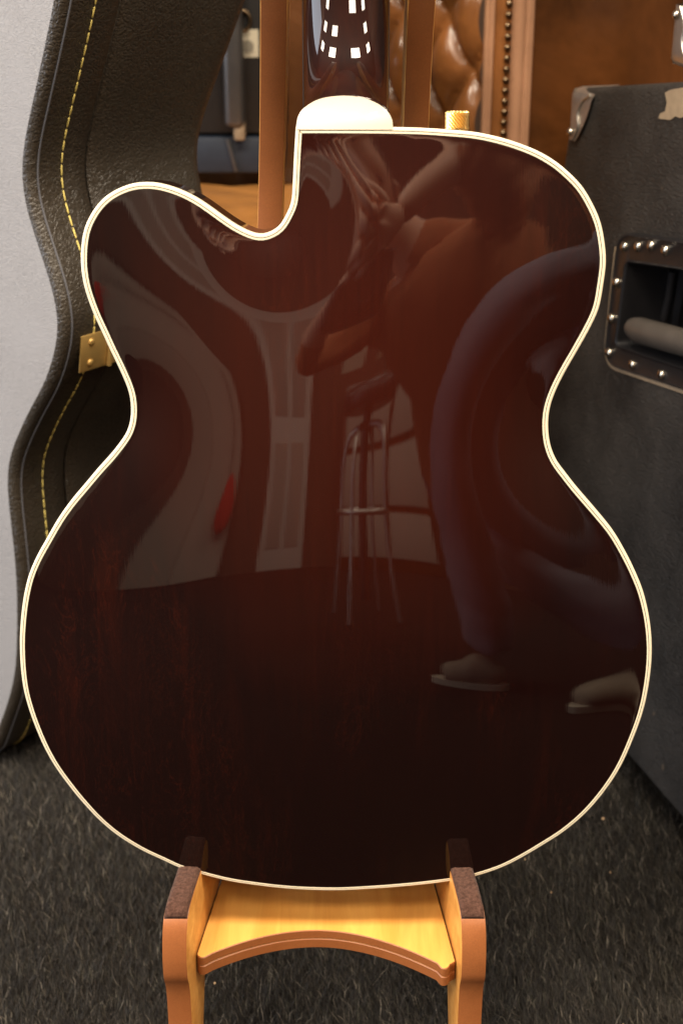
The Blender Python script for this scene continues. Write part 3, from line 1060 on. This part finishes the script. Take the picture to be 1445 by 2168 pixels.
# torn patch near the top edge
pt = [(1408, 196), (1420, 190), (1430, 188), (1443, 186), (1452, 190), (1452, 246), (1440, 250), (1430, 246), (1420, 254), (1400, 252), (1394, 250), (1398, 240), (1408, 236), (1412, 218)]
pv = [aface(*p) for p in pt]
alocal('torn_patch', [(a, -.0009, z) for a, z in pv] + [(a, .002, z) for a, z in pv], [tuple(range(len(pv)))] + [(i, (i + 1) % len(pv), len(pv) + (i + 1) % len(pv), len(pv) + i) for i in range(len(pv))], M['worn'], amp)

# amplifier head standing on the cabinet
head = empty('small_amplifier', tuple(AX3 @ Vector((.2, .2, TL[1] + .04))), 'small black amplifier head with a chrome corner on top of the large cabinet', 'amplifier')
_h = aface(1396, 134)
hb = (_h[0], .34, .012, .30, _h[1], _h[1] + .27)
v_, f_ = box_vf(*hb)
alocal('head_box', v_, f_, M['tolex'], head, bevel=.012, bseg=3, auto=40)
corner_guard((hb[0] - .0015, hb[2] - .0015, hb[4] - .0005), 1, 1, 1, 'corner_guard', head, sz=.050)
for a, y in ((hb[0] + .05, .06), (.29, .06), (hb[0] + .05, .26), (.29, .26)):
    v_, f_ = lathe_vf([(.011, TL[1] - .01), (.013, hb[4] + .001)], 16)
    alocal('foot', [(p[0] + a, p[1] + y, p[2]) for p in v_], f_, M['rubber'], head, auto=40)

# ------------------------------------------------------------------ chesterfield armchair
chair = empty('armchair', (.0, 1.95, 0), 'brown leather buttoned armchair with brass studs and tan seat behind the guitar', 'armchair')
CYF = 1.75


def cxz(px, py, y=CYF): P = aty(px, py, y); return P[0], P[2]


def vpath(px0, px1, z0=.05, z1=.98, y=CYF, dy=0):
    """a straight line down the front of the arm from where it is seen at the top and lower down"""
    x0, za = cxz(px0, 0, y); x1, zb = cxz(px1, 290, y)
    s = (x0 - x1) / (za - zb)
    return lambda z: np.array([x1 + s * (z - zb), y + dy, z])


ZS = np.linspace(.05, 1.0, 20)
for a, b, rad in ((1032, 1022, .0040), (1042, 1030, .0034)):
    f_ = vpath(a, b, dy=-.004)
    tube('piping', [f_(z) for z in ZS], rad, M['chest_roll'], chair, n=10, world=True)
for a, b, rad in ((1099, 1086, .0085), (1119, 1104, .0050), (1126, 1112, .0030)):
    f_ = vpath(a, b, dy=-.003)
    tube('piping', [f_(z) for z in ZS], rad, M['chest_roll'], chair, n=10, world=True)
fa, fb = vpath(1046, 1034), vpath(1092, 1080)
V = []
for z in np.linspace(.05, 1.0, 80):
    for t in np.linspace(0, 1, 9):
        P = fa(z) * (1 - t) + fb(z) * t
        puck = .0022 * math.cos(2 * math.pi * z / .0123) * math.exp(-((t - .6) / .25) ** 2)
        P = P + np.array([0, -.003 * math.sin(math.pi * t) + .0035 * math.exp(-((t - .68) / .12) ** 2) + puck * .5, 0])
        V.append(P)
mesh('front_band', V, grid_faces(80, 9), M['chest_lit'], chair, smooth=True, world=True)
v_, f_ = lathe_vf([(.0044, 0), (.0042, .0012), (.0034, .0026), (.0018, .0036), (.0003, .0039)], 14)
sd = None
fs = vpath(1077, 1064)
z0 = cxz(1075, 8)[1]
for k in range(-4, 46):
    z = z0 - k * .01225
    P = fs(z) + np.array([random.uniform(-.0003, .0003), .0003, 0])
    if sd is None:
        o = mesh('stud', v_, f_, M['stud'], chair, auto=60); sd = o.data
    else:
        o = bpy.data.objects.new('stud', sd); COL.objects.link(o); o.parent = chair
    o.matrix_basis = chair.matrix_basis.inverted() @ Matrix.Translation(P) @ Matrix.Rotation(R(90), 4, 'X')

# buttoned inside of the wing: runs back and to the left from the piping
fe = vpath(1030, 1018)
V, nz, nxx = [], 190, 70
for z in np.linspace(.42, 1.0, nz):
    for k in range(nxx):
        s = k / (nxx - 1) * .24
        P = fe(z) + np.array([-.62 * s, .78 * s, 0])
        a_, b_ = z / .118 + s / .082 + .12, z / .118 - s / .082 + .50
        fa_, fb_ = abs(math.sin(math.pi * a_)), abs(math.sin(math.pi * b_))
        hgt = .026 * (fa_ * fb_) ** .42
        wrk = .0012 * math.sin(70 * z + 140 * s) * (1 - fa_) + .0009 * math.sin(190 * s - 90 * z) * (1 - fb_)
        P = P + np.array([-.78, -.62, 0]) * (hgt + wrk - .010 * math.exp(-(s / .010)))
        V.append(P)
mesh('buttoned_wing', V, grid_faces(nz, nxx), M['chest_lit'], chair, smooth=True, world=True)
# outer side of the arm, curving away
ff = vpath(1127, 1113)
V, nz = [], 40
for z in np.linspace(.03, 1.0, nz):
    P = ff(z)
    for t in np.linspace(0, 1, 40):
        s = t * .62
        th = R(62) * (1 - math.exp(-s / .10))
        dirx = .93 * s; diry = .42 * s + .028 * (1 - math.exp(-s / .03)) * 0
        V.append(P + np.array([dirx, diry + .010 * math.sin(math.pi * min(1, s / .12)) - .012 * math.exp(-((s - .06) / .02) ** 2) * math.exp(-((z - .63) / .04) ** 2) * .35, 0]))
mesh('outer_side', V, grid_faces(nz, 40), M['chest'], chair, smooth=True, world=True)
# inner back of the chair
V = []
for z in np.linspace(.36, 1.05, 30):
    for x in np.linspace(-.62, .12, 60):
        V.append((x, 2.18 + .10 * (z - .5) - .012 * math.sin(math.pi * ((x + .62) / .15 % 1)) ** .5, z))
mesh('chair_back', V, grid_faces(30, 60), M['chest_lit'], chair, smooth=True, world=True)
# seat cushion
ZS0 = aty(450, 376, 2.02)[2] - .560
V, na, nb_ = [], 44, 36
for i in range(na):
    for j in range(nb_):
        a, b = i / (na - 1) * 2 - 1, j / (nb_ - 1) * 2 - 1
        x, y = -.21 + .33 * a, 1.875 + .255 * b
        e = (1 - abs(a) ** 6) * (1 - abs(b) ** 8)
        V.append((x, y, ZS0 + .470 + .062 * max(0, e) ** .5 + .028 * (1 - a * a) * (1 - b * b) + .0025 * math.sin(9 * a + 5 * b) + .0012 * math.sin(40 * a * b + 11 * b)))
nt = len(V)
V += [(-.21 + .33 * (i / (na - 1) * 2 - 1), 1.875 + .255 * (j / (nb_ - 1) * 2 - 1), ZS0 + .42) for i in range(na) for j in range(nb_)]
Fc = grid_faces(na, nb_) + grid_faces(na, nb_, off=nt)
for i in range(na - 1):
    Fc += [(i * nb_, (i + 1) * nb_, nt + (i + 1) * nb_, nt + i * nb_), (i * nb_ + nb_ - 1, nt + i * nb_ + nb_ - 1, nt + (i + 1) * nb_ + nb_ - 1, (i + 1) * nb_ + nb_ - 1)]
for j in range(nb_ - 1):
    Fc += [(j, nt + j, nt + j + 1, j + 1), ((na - 1) * nb_ + j, (na - 1) * nb_ + j + 1, nt + (na - 1) * nb_ + j + 1, nt + (na - 1) * nb_ + j)]
mesh('seat_cushion', V, Fc, M['chest_tan'], chair, smooth=True, world=True)
box('seat_base', (-.58, .18, 1.66, 2.3, .06, ZS0 + .42), M['chest'], chair, bevel=.02, world=True, bseg=3)
for x, y in ((-.5, 1.72), (.14, 1.8), (-.5, 2.22), (.12, 2.22)):
    v_, f_ = lathe_vf([(.016, 0), (.024, .02), (.028, .062)], 18)
    mesh('chair_foot', [(p[0] + x, p[1] + y, p[2]) for p in v_], f_, M['fret'], chair, auto=40, world=True)

# ------------------------------------------------------------------ dark equipment case on the seat
GY = 2.02
gear = empty('equipment_case', (-.17, GY + .05, .545), 'black equipment case with a paper label standing on the armchair seat', 'equipment case')
x0, zb = aty(380, 372, GY)[0], aty(380, 372, GY)[2]
x1 = aty(606, 372, GY)[0]
box('case_body', (x0 - .10, x1, GY + .012, GY + .12, zb + .055, zb + .62), M['gear'], gear, bevel=.006, world=True)
box('case_plinth', (x0 - .10, x1 - .003, GY + .006, GY + .12, zb + .002, zb + .052), M['navy'], gear, bevel=.005, world=True)
bx = aty(492, 140, GY)
ztop, zlow = bx[2] + .35, aty(492, 268, GY)[2]
bxs = [aty(473, 130, GY)[0], aty(516, 130, GY)[0]]
box('edge_trim', (bxs[0], bxs[1], GY - .018, GY + .011, zlow, ztop), M['gear_bar'], gear, bevel=.009, world=True, bseg=4)
P = aty(503, 270, GY - .01)
box('trim_end', (P[0] - .006, P[0] + .010, GY - .012, GY + .0115, P[2] - .018, P[2] + .012), M['worn'], gear, bevel=.004, world=True)
a, b = aty(505, 64, GY), aty(547, 123, GY)
lab = box('paper_label', (a[0], b[0], GY + .0095, GY + .0118, b[2], a[2]), M['paper'], gear, bevel=0, world=True)
v_, f_ = lathe_vf([(.0085, 0), (.0085, .0003), (.001, .0004)], 20)
cpt = ((a[0] + b[0]) / 2 - .002, GY + .0093, (a[2] + b[2]) / 2 - .004)
mesh('label_print', [(cpt[0] + q[0], cpt[1] - q[2], cpt[2] + q[1]) for q in v_], f_, M['print'], lab, world=True)
V, Fc = merge([box_vf(a[0] + .004, a[0] + .004 + wdt, GY + .0090, GY + .0094, a[2] - zz - .0012, a[2] - zz) for zz, wdt in ((.005, .012), (.008, .009), (.0285, .016), (.0315, .012))])
mesh('label_print', V, Fc, M['print'], lab, world=True)
P = aty(512, 45, GY)
v_, f_ = tube_vf([(P[0] + .011 * math.cos(t), GY + .008, P[2] + .013 * math.sin(t)) for t in np.linspace(-1.8, 1.8, 14)], .0026, 8)
mesh('latch_ring', v_, f_, M['stud'], gear, auto=60, world=True)
P = aty(491, 330, GY)
v_, f_ = tube_vf([(P[0] - .006, GY + .004, P[2] + .022), (P[0], GY + .002, P[2]), (P[0] + .005, GY + .004, P[2] - .022)], .0028, 8)
mesh('webbing_strap', v_, f_, M['gear_bar'], gear, auto=60, world=True)

# ------------------------------------------------------------------ the room behind the viewer, seen only as a reflection in the lacquer
M['wall'] = plain('dark_tan_wall_paint', (.10, .055, .034), .8, var=.05, scale=3)
M['ceil'] = plain('dull_beige_ceiling', (.15, .11, .08), .85, var=.05, scale=3)
M['white'] = plain('white_paint', (.80, .74, .66), .5, var=.04)
M['seatblk'] = plain('black_vinyl', (.014, .013, .014), .4)
M['redcl'] = plain('red_cloth', (.78, .018, .012), .75, var=.15)
M['palecl'] = plain('pale_grey_cloth', (.52, .45, .38), .8, var=.08)
tag(mesh('ceiling', [(-2.7, -3.7, CEIL), (2.7, -3.7, CEIL), (2.7, 2.6, CEIL), (-2.7, 2.6, CEIL)], [(0, 1, 2, 3)], M['ceil']), kind='structure')
tag(mesh('rear_wall', [(-2.7, -3.7, 0), (2.7, -3.7, 0), (2.7, -3.7, CEIL), (-2.7, -3.7, CEIL)], [(0, 1, 2, 3)], M['wall']), kind='structure')
tag(mesh('side_wall', [(-2.7, -3.7, 0), (-2.7, 2.6, 0), (-2.7, 2.6, CEIL), (-2.7, -3.7, CEIL)], [(0, 1, 2, 3)], M['wall']), kind='structure')
tag(mesh('side_wall', [(2.7, -3.7, 0), (2.7, 2.6, 0), (2.7, 2.6, CEIL), (2.7, -3.7, CEIL)], [(0, 1, 2, 3)], M['wall']), kind='structure')
tag(mesh('front_wall', [(-2.7, 2.6, 0), (2.7, 2.6, 0), (2.7, 2.6, CEIL), (-2.7, 2.6, CEIL)], [(0, 1, 2, 3)], M['wall']), kind='structure')

door = empty('panel_door', (-.74, -3.68, 0), 'white panelled door in the rear wall reflected left of the stool', 'door')
box('door_leaf', (-1.02, -.46, -3.697, -3.66, .004, 1.98), M['white'], door, world=True)
for zz0, zz1 in ((.18, .86), (1.02, 1.84)):
    for xx0, xx1 in ((-.95, -.77), (-.71, -.53)):
        box('door_panel', (xx0, xx1, -3.661, -3.652, zz0, zz1), M['palecl'], door, world=True, bevel=.004)
cab = empty('display_cabinet', (.32, -3.5, 0), 'dark display cabinet with pale drawers against the rear wall', 'cabinet')
box('cabinet_body', (.0, 1.3, -3.69, -3.42, .0, 1.15), M['chest'], cab, world=True, bevel=.006)
for k in range(3):
    for q in range(2):
        box('drawer', (.05 + q * .62, .62 + q * .62, -3.421, -3.405, .10 + k * .34, .40 + k * .34), M['palecl'], cab, world=True, bevel=.004)
for k in range(3):
    box('notice', (-.10 + k * .42, .16 + k * .42, -3.699, -3.694, 1.28, 1.62), [M['paper'], M['worn'], M['white']][k], None, bevel=0)
    tag(bpy.context.scene.objects[[o.name for o in SC.objects if o.name.startswith('notice')][-1]], ['cream notice pinned on the rear wall, nearest the white door', 'tan notice in the middle of the three on the rear wall', 'white notice on the rear wall, farthest from the door'][k], 'notice')

stool = empty('bar_stool', (.17, -1.35, 0), 'black bar stool with a chrome foot ring reflected in the middle of the guitar back', 'bar stool')
v_, f_ = lathe_vf([(.14, .775), (.175, .78), (.185, .80), (.183, .835), (.165, .852), (.02, .858)], 36)
mesh('seat', v_, f_, M['seatblk'], stool, auto=50)
v_, f_ = lathe_vf([(.030, .10), (.030, .775)], 18)
mesh('column', v_, f_, M['seatblk'], stool, auto=50)
tube('foot_ring', [(.17 * math.cos(t), .17 * math.sin(t), .46) for t in np.linspace(0, 2 * math.pi, 40)], .011, M['chrome'], stool)
for k in range(4):
    a = k * math.pi / 2 + .5
    ca, sa = math.cos(a), math.sin(a)
    tube('leg', catmull([(.03 * ca, .03 * sa, .73), (.12 * ca, .12 * sa, .71), (.165 * ca, .165 * sa, .62), (.175 * ca, .175 * sa, .40), (.215 * ca, .215 * sa, .012)], 6), .012, M['chrome'], stool)

scrn = empty('folding_screen', (-2.1, -3.6, 0), 'pale folding screen against the rear wall reflected in the left waist of the guitar', 'screen')
for k, (xa, ya, xb, yb) in enumerate(((-2.42, -3.62, -1.95, -3.54), (-1.945, -3.54, -1.47, -3.62))):
    dx, dy = (xb - xa), (yb - ya)
    nl = math.hypot(dx, dy); nx0, ny0 = -dy / nl * .012, dx / nl * .012
    V = [(xa + nx0, ya + ny0, .02), (xb + nx0, yb + ny0, .02), (xb + nx0, yb + ny0, 1.15), (xa + nx0, ya + ny0, 1.15), (xa - nx0, ya - ny0, .02), (xb - nx0, yb - ny0, .02), (xb - nx0, yb - ny0, 1.15), (xa - nx0, ya - ny0, 1.15)]
    mesh('screen_leaf', V, [(0, 1, 2, 3), (7, 6, 5, 4), (0, 4, 5, 1), (1, 5, 6, 2), (2, 6, 7, 3), (3, 7, 4, 0)], M['palecl'], scrn, world=True, bevel=.004)
V = []
nA_, nB_ = 32, 16
for i in range(nA_):
    for j in range(nB_):
        th, ph = 2 * math.pi * i / nA_, math.pi * (j / (nB_ - 1) - .5)
        V.append((.105 * math.cos(ph) * math.cos(th) * (1 - .18 * math.sin(th)), .05 * math.sin(ph), .165 * math.cos(ph) * math.sin(th)))
bag = mesh('hanging_bag', V, grid_faces(nA_, nB_, True), M['redcl'], None, smooth=True)
bag.location = (-1.545, -3.50, .55)
tag(bag, 'red cloth bag hanging on the pale folding screen', 'bag')
bst = tube('strap', [(-.05, -.02, .12), (-.02, -.05, .38), (-.01, -.055, .55)], .006, M['fret'], bag)

# ------------------------------------------------------------------ the photographer, crouching behind the camera: reflected in the back
M['skin'] = plain('skin', (.80, .46, .31), .5, var=.1, scale=30)
M['shirt'] = plain('brown_knit_shirt', (.46, .155, .060), .85, var=.2, scale=200, bump=.5)
M['denim'] = plain('blue_denim', (.23, .215, .27), .8, var=.2, scale=260, bump=.5)
M['shoe'] = plain('beige_suede_shoe', (.36, .30, .22), .8, var=.12)
M['sole'] = plain('pale_sole', (.60, .53, .42), .7)
M['hair'] = plain('short_brown_hair', (.06, .035, .022), .8)
M['eye'] = plain('dark_eye', (.02, .015, .012), .2)


def skinned(chains, sub=2):
    """chains: list of [(point, radius), ...]; shared points join. Returns verts and faces grown by a skin modifier"""
    idx, vs, rs, es = {}, [], [], []
    for ch in chains:
        prev = None
        for p, r_ in ch:
            k = tuple(round(c, 4) for c in p)
            if k not in idx:
                idx[k] = len(vs); vs.append(p); rs.append(r_)
            if prev is not None: es.append((prev, idx[k]))
            prev = idx[k]
    me_ = bpy.data.meshes.new('skin_tmp')
    me_.from_pydata(vs, es, [])
    o = bpy.data.objects.new('skin_tmp', me_); COL.objects.link(o)
    md = o.modifiers.new('skin', 'SKIN')
    md.use_smooth_shade = True
    for i, sv in enumerate(me_.skin_vertices[0].data):
        sv.radius = (rs[i], rs[i])
        sv.use_root = (i == 0)
    ss = o.modifiers.new('sub', 'SUBSURF'); ss.levels = sub; ss.render_levels = sub
    dg = bpy.context.evaluated_depsgraph_get(); dg.update()
    ev = o.evaluated_get(dg)
    m2 = ev.to_mesh()
    V_ = [tuple(v.co) for v in m2.vertices]
    F_ = [tuple(p.vertices) for p in m2.polygons]
    ev.to_mesh_clear()
    bpy.data.objects.remove(o); bpy.data.meshes.remove(me_)
    return V_, F_


def hand_chains(wrist, palm_dir, across, curl, L=1.0):
    """palm and five fingers; palm_dir points from the wrist to the knuckles, across to the index side, curl is where the fingers close"""
    w_, d, a, c = [np.array(q, float) for q in (wrist, palm_dir, across, curl)]
    d /= np.linalg.norm(d); a -= d * (a @ d); a /= np.linalg.norm(a); c = np.cross(d, a) * np.sign(np.cross(d, a) @ c)
    parts = []
    kn = w_ + d * .085 * L
    parts.append(skinned([[(tuple(w_ - d * .02), .026), (tuple(w_ + d * .02), .027), (tuple(w_ + d * .05 + a * .006), .030), (tuple(kn), .027)],
                          [(tuple(w_ + d * .05 + a * .006), .030), (tuple(w_ + d * .068 + a * .024), .017)], [(tuple(w_ + d * .05 + a * .006), .030), (tuple(w_ + d * .066 - a * .024), .017)]], 2))
    for off, ln, bend in ((.031, .92, .95), (.011, 1.05, 1.05), (-.010, .98, 1.15), (-.030, .80, 1.25)):
        p0 = w_ + d * .075 * L + a * off
        pts_, ang_, p_ = [(tuple(p0), .0098)], .25, p0
        for seg, rr in ((.044, .0094), (.027, .0086), (.021, .0074)):
            dirv = d * math.cos(ang_) + c * math.sin(ang_)
            p_ = p_ + dirv * seg * ln
            pts_.append((tuple(p_), rr))
            ang_ += bend * .75
        parts.append(skinned([pts_], 2))
    t0 = w_ + d * .030 + a * .024
    t1 = t0 + (d * .45 + a * .55 + c * .45) * .040
    t2 = t1 + (d * .75 + a * .05 + c * .65) * .032
    t3 = t2 + (d * .75 - a * .25 + c * .6) * .024
    parts.append(skinned([[(tuple(t0), .015), (tuple(t1), .0118), (tuple(t2), .0104), (tuple(t3), .0082)]], 2))
    return parts


def person():
    root = empty('person', (.52, -.55, 0), 'person in brown shirt and jeans crouching with a camera, seen reflected in the guitar back', 'person')
    pel, ch, nk = (.68, -.74, .54), (.36, -.52, .92), (.10, -.50, 1.055)
    shR, elR, wrR = (.42, -.42, 1.02), (.215, -.16, 1.125), (.050, -.090, .985)
    shL, elL, wrL = (.06, -.58, .93), (-.17, -.36, .82), (-.075, -.130, .965)
    hpR, knR, anR = (.80, -.46, .52), (.43, -.10, .735), (.485, -.28, .13)
    hpL, knL, anL = (.72, -.74, .48), (.66, -.28, .43), (.88, -.18, .12)
    mid = lambda p, q, t: tuple(np.array(p) * (1 - t) + np.array(q) * t)
    chains = [
        [(pel, .160), (mid(pel, ch, .35), .165), (mid(pel, ch, .7), .172), (ch, .168), (mid(ch, nk, .6), .095), (nk, .060), ((.02, -.46, 1.085), .056)],
        [(ch, .168), (mid(ch, shR, .8), .085), (shR, .070), (mid(shR, elR, .5), .056), (elR, .047), (mid(elR, wrR, .4), .042), (wrR, .027)],
        [(ch, .168), (mid(ch, shL, .8), .085), (shL, .070), (mid(shL, elL, .5), .054), (elL, .045), (mid(elL, wrL, .4), .041), (wrL, .027)],
        [(pel, .155), (hpR, .130), (mid(hpR, knR, .5), .122), (knR, .098), (mid(knR, anR, .35), .098), (mid(knR, anR, .75), .082), (anR, .066)],
        [(pel, .155), (hpL, .125), (mid(hpL, knL, .5), .115), (knL, .092), (mid(knL, anL, .4), .080), (anL, .056)]]
    parts = [(skinned(chains, 2), None)]
    for hp in hand_chains(wrL, (-.005, .085, .004), (.3, .05, .8), (.8, .2, -.4)): parts.append((hp, 'skin'))
    for hp in hand_chains(wrR, (-.085, .05, -.045), (.0, .25, .6), (-.2, -.2, -.6)): parts.append((hp, 'skin'))
    # head
    hc = np.array([-.030, -.405, 1.145])
    fwd = np.array([.0, .90, -.42]); fwd /= np.linalg.norm(fwd)
    rgt = np.array([1.0, 0, 0]); upv = np.cross(rgt, fwd)
    HV, nA, nB = [], 40, 28
    for i in range(nA):
        for j in range(nB):
            th, ph = 2 * math.pi * i / nA, math.pi * (j / (nB - 1) - .5)
            x, y, z = math.cos(ph) * math.sin(th), math.cos(ph) * math.cos(th), math.sin(ph)
            rx, ry, rz = .076, .096, .116
            px_, py_, pz_ = x * rx, y * ry, z * rz
            if z < 0: px_ *= 1 - .30 * z * z; py_ *= 1 - .12 * z * z * (1 if y < 0 else .3)
            if y > 0:
                fx = math.exp(-(px_ / .012) ** 2)
                py_ += .022 * fx * math.exp(-((pz_ + .016) / .020) ** 2) + .010 * fx * math.exp(-((pz_ - .008) / .02) ** 2)
                py_ -= .010 * (math.exp(-((abs(px_) - .031) / .014) ** 2) * math.exp(-((pz_ - .012) / .012) ** 2))
                py_ += .006 * math.exp(-((pz_ - .034) / .010) ** 2) * math.exp(-(px_ / .045) ** 2)
                py_ += .006 * math.exp(-(px_ / .020) ** 2) * (math.exp(-((pz_ + .052) / .006) ** 2) + math.exp(-((pz_ + .066) / .006) ** 2))
                py_ += .008 * math.exp(-(px_ / .022) ** 2) * math.exp(-((pz_ + .100) / .014) ** 2)
            HV.append(tuple(hc + rgt * px_ + fwd * py_ + upv * pz_))
    parts.append(((HV, grid_faces(nA, nB, True)), 'skin'))
    for sx_ in (-1, 1):
        parts.append((skinned([[(tuple(hc + rgt * sx_ * .074 + upv * .012 - fwd * .012), .012), (tuple(hc + rgt * sx_ * .082 + upv * .002 - fwd * .016), .014), (tuple(hc + rgt * sx_ * .077 - upv * .022 - fwd * .010), .009)]], 2), 'skin'))
    V_, F_, fm = [], [], []
    mats = [M['skin'], M['shirt'], M['denim']]

    def segd(p, a, b):
        a, b = np.array(a), np.array(b); t = np.clip((p - a) @ (b - a) / ((b - a) @ (b - a)), 0, 1)
        return np.linalg.norm(p - a - t * (b - a))
    segs = [(pel, mid(pel, ch, .22), 2), (hpR, knR, 2), (knR, anR, 2), (hpL, knL, 2), (knL, anL, 2), (mid(pel, ch, .3), ch, 1), (ch, mid(nk, ch, .35), 1), (shR, elR, 1), (shL, elL, 1), (elL, mid(elL, wrL, .3), 1), (elR, mid(elR, wrR, .15), 1), (mid(elL, wrL, .4), wrL, 0), (mid(elR, wrR, .25), wrR, 0), (nk, (.02, -.46, 1.085), 0)]
    for (v, f), mt in parts:
        o_ = len(V_)
        va = np.array(v)
        V_ += list(v)
        for q in f:
            F_.append(tuple(i + o_ for i in q))
            if mt: fm.append(0)
            else:
                c = va[list(q)].mean(0)
                fm.append(min(((segd(c, a, b), m_) for a, b, m_ in segs))[1])
    bo = mesh('body', V_, F_, mats, root, smooth=True, world=True, fmat=fm)
    bm_ = bmesh.new(); bm_.from_mesh(bo.data); bm_.normal_update()      # folds in the cloth
    for v in bm_.verts:
        if any(f.material_index for f in v.link_faces):
            p = bo.matrix_basis @ v.co
            q = p.x * 31 + p.z * 47 + 2.2 * math.sin(p.y * 23 + p.z * 11)
            v.co += v.normal * (.0075 * math.sin(q) * math.sin(p.z * 19 - p.x * 27 + 1.3) + .0035 * math.sin(2.3 * q + p.y * 40))
    bm_.to_mesh(bo.data); bm_.free()
    # short hair, eyes, lips are children of the figure
    hv = []
    for i in range(nA):
        for j in range(12):
            th, ph = 2 * math.pi * i / nA, math.pi / 2 * (.16 + .84 * j / 11) if abs(((2 * math.pi * i / nA + math.pi) % (2 * math.pi)) - math.pi) < 1.0 and j < 99 else math.pi / 2 * (-.1 + 1.1 * j / 11)
            if abs(((th + math.pi) % (2 * math.pi)) - math.pi) < 1.0: ph = math.pi / 2 * (.55 + .45 * j / 11)
            k_ = 1.035 + rng.normal(0, .006)
            hv.append(tuple(hc + rgt * math.cos(ph) * math.sin(th) * .076 * k_ + fwd * math.cos(ph) * math.cos(th) * .096 * k_ + upv * math.sin(ph) * .116 * k_))
    mesh('hair', hv, grid_faces(nA, 12, True), M['hair'], root, smooth=True, world=True)
    for sx_ in (-1, 1):
        v, f = lathe_vf([(.002, -.008), (.008, -.004), (.0095, 0), (.008, .004), (.002, .008)], 14)
        c = hc + rgt * sx_ * .031 + fwd * .079 + upv * .012
        mesh('eye', [tuple(c + rgt * p[0] + upv * p[1] * .7 + fwd * p[2]) for p in v], f, M['eye'], root, smooth=True, world=True)
    # shoes
    for an, toe in ((anR, (.345, -.33, .045)), (anL, (.62, -.06, .045))):
        a, t = np.array([an[0], an[1], .05]), np.array(toe)
        d = t - a; d[2] = 0; d /= np.linalg.norm(d); sdv = np.array([-d[1], d[0], 0])
        Lh = np.linalg.norm((t - a)[:2])
        v, f = skinned([[(tuple(a - d * .045 + np.array([0, 0, .002])), .040), (tuple(a + d * .02 + np.array([0, 0, .012])), .050), (tuple(a + d * Lh * .5 + np.array([0, 0, .0])), .044), (tuple(a + d * Lh * .85 + np.array([0, 0, -.006])), .042), (tuple(a + d * Lh * 1.05 - np.array([0, 0, .012])), .030)],
                        [(tuple(a + d * .02 + np.array([0, 0, .012])), .050), (tuple(a + np.array([0, 0, .075])), .050)]], 2)
        v = [(p[0], p[1], max(p[2], .016)) for p in v]
        sh_ = mesh('shoe', v, f, M['shoe'], root, smooth=True, world=True)
        ol = []
        for tt in np.linspace(0, 2 * math.pi, 28, endpoint=False):
            u_ = (Lh * .5 + .0) + (Lh * .5 + .040) * math.cos(tt)
            ol.append(a + d * u_ + sdv * .040 * math.sin(tt) * (1 - .12 * math.cos(tt)))
        v = [(p[0], p[1], .003) for p in ol] + [(p[0], p[1], .024) for p in ol]
        mesh('sole', v, [tuple(range(28))[::-1], tuple(range(28, 56))] + [(i, (i + 1) % 28, 28 + (i + 1) % 28, 28 + i) for i in range(28)], M['sole'], sh_, world=True, auto=40)
    return root


person()
pc = empty('photo_camera', (-.02, -.05, .88), 'black camera held up in front of the crouching person, reflected in the guitar', 'camera')
box('camera_body', (-.085, .055, -.125, -.070, .835, .935), M['black'], pc, bevel=.010, world=True, bseg=3)
box('grip', (-.110, -.084, -.122, -.055, .838, .925), M['rubber'], pc, bevel=.010, world=True, bseg=3)
v_, f_ = lathe_vf([(.036, 0), (.037, .035), (.034, .040), (.034, .056), (.030, .056), (.026, .050)], 32)
mesh('lens', [(p[0], -.074 + p[2], .88 + p[1]) for p in v_], f_, M['black'], pc, world=True, auto=40)
box('viewfinder', (-.03, .02, -.120, -.080, .934, .958), M['black'], pc, bevel=.006, world=True)
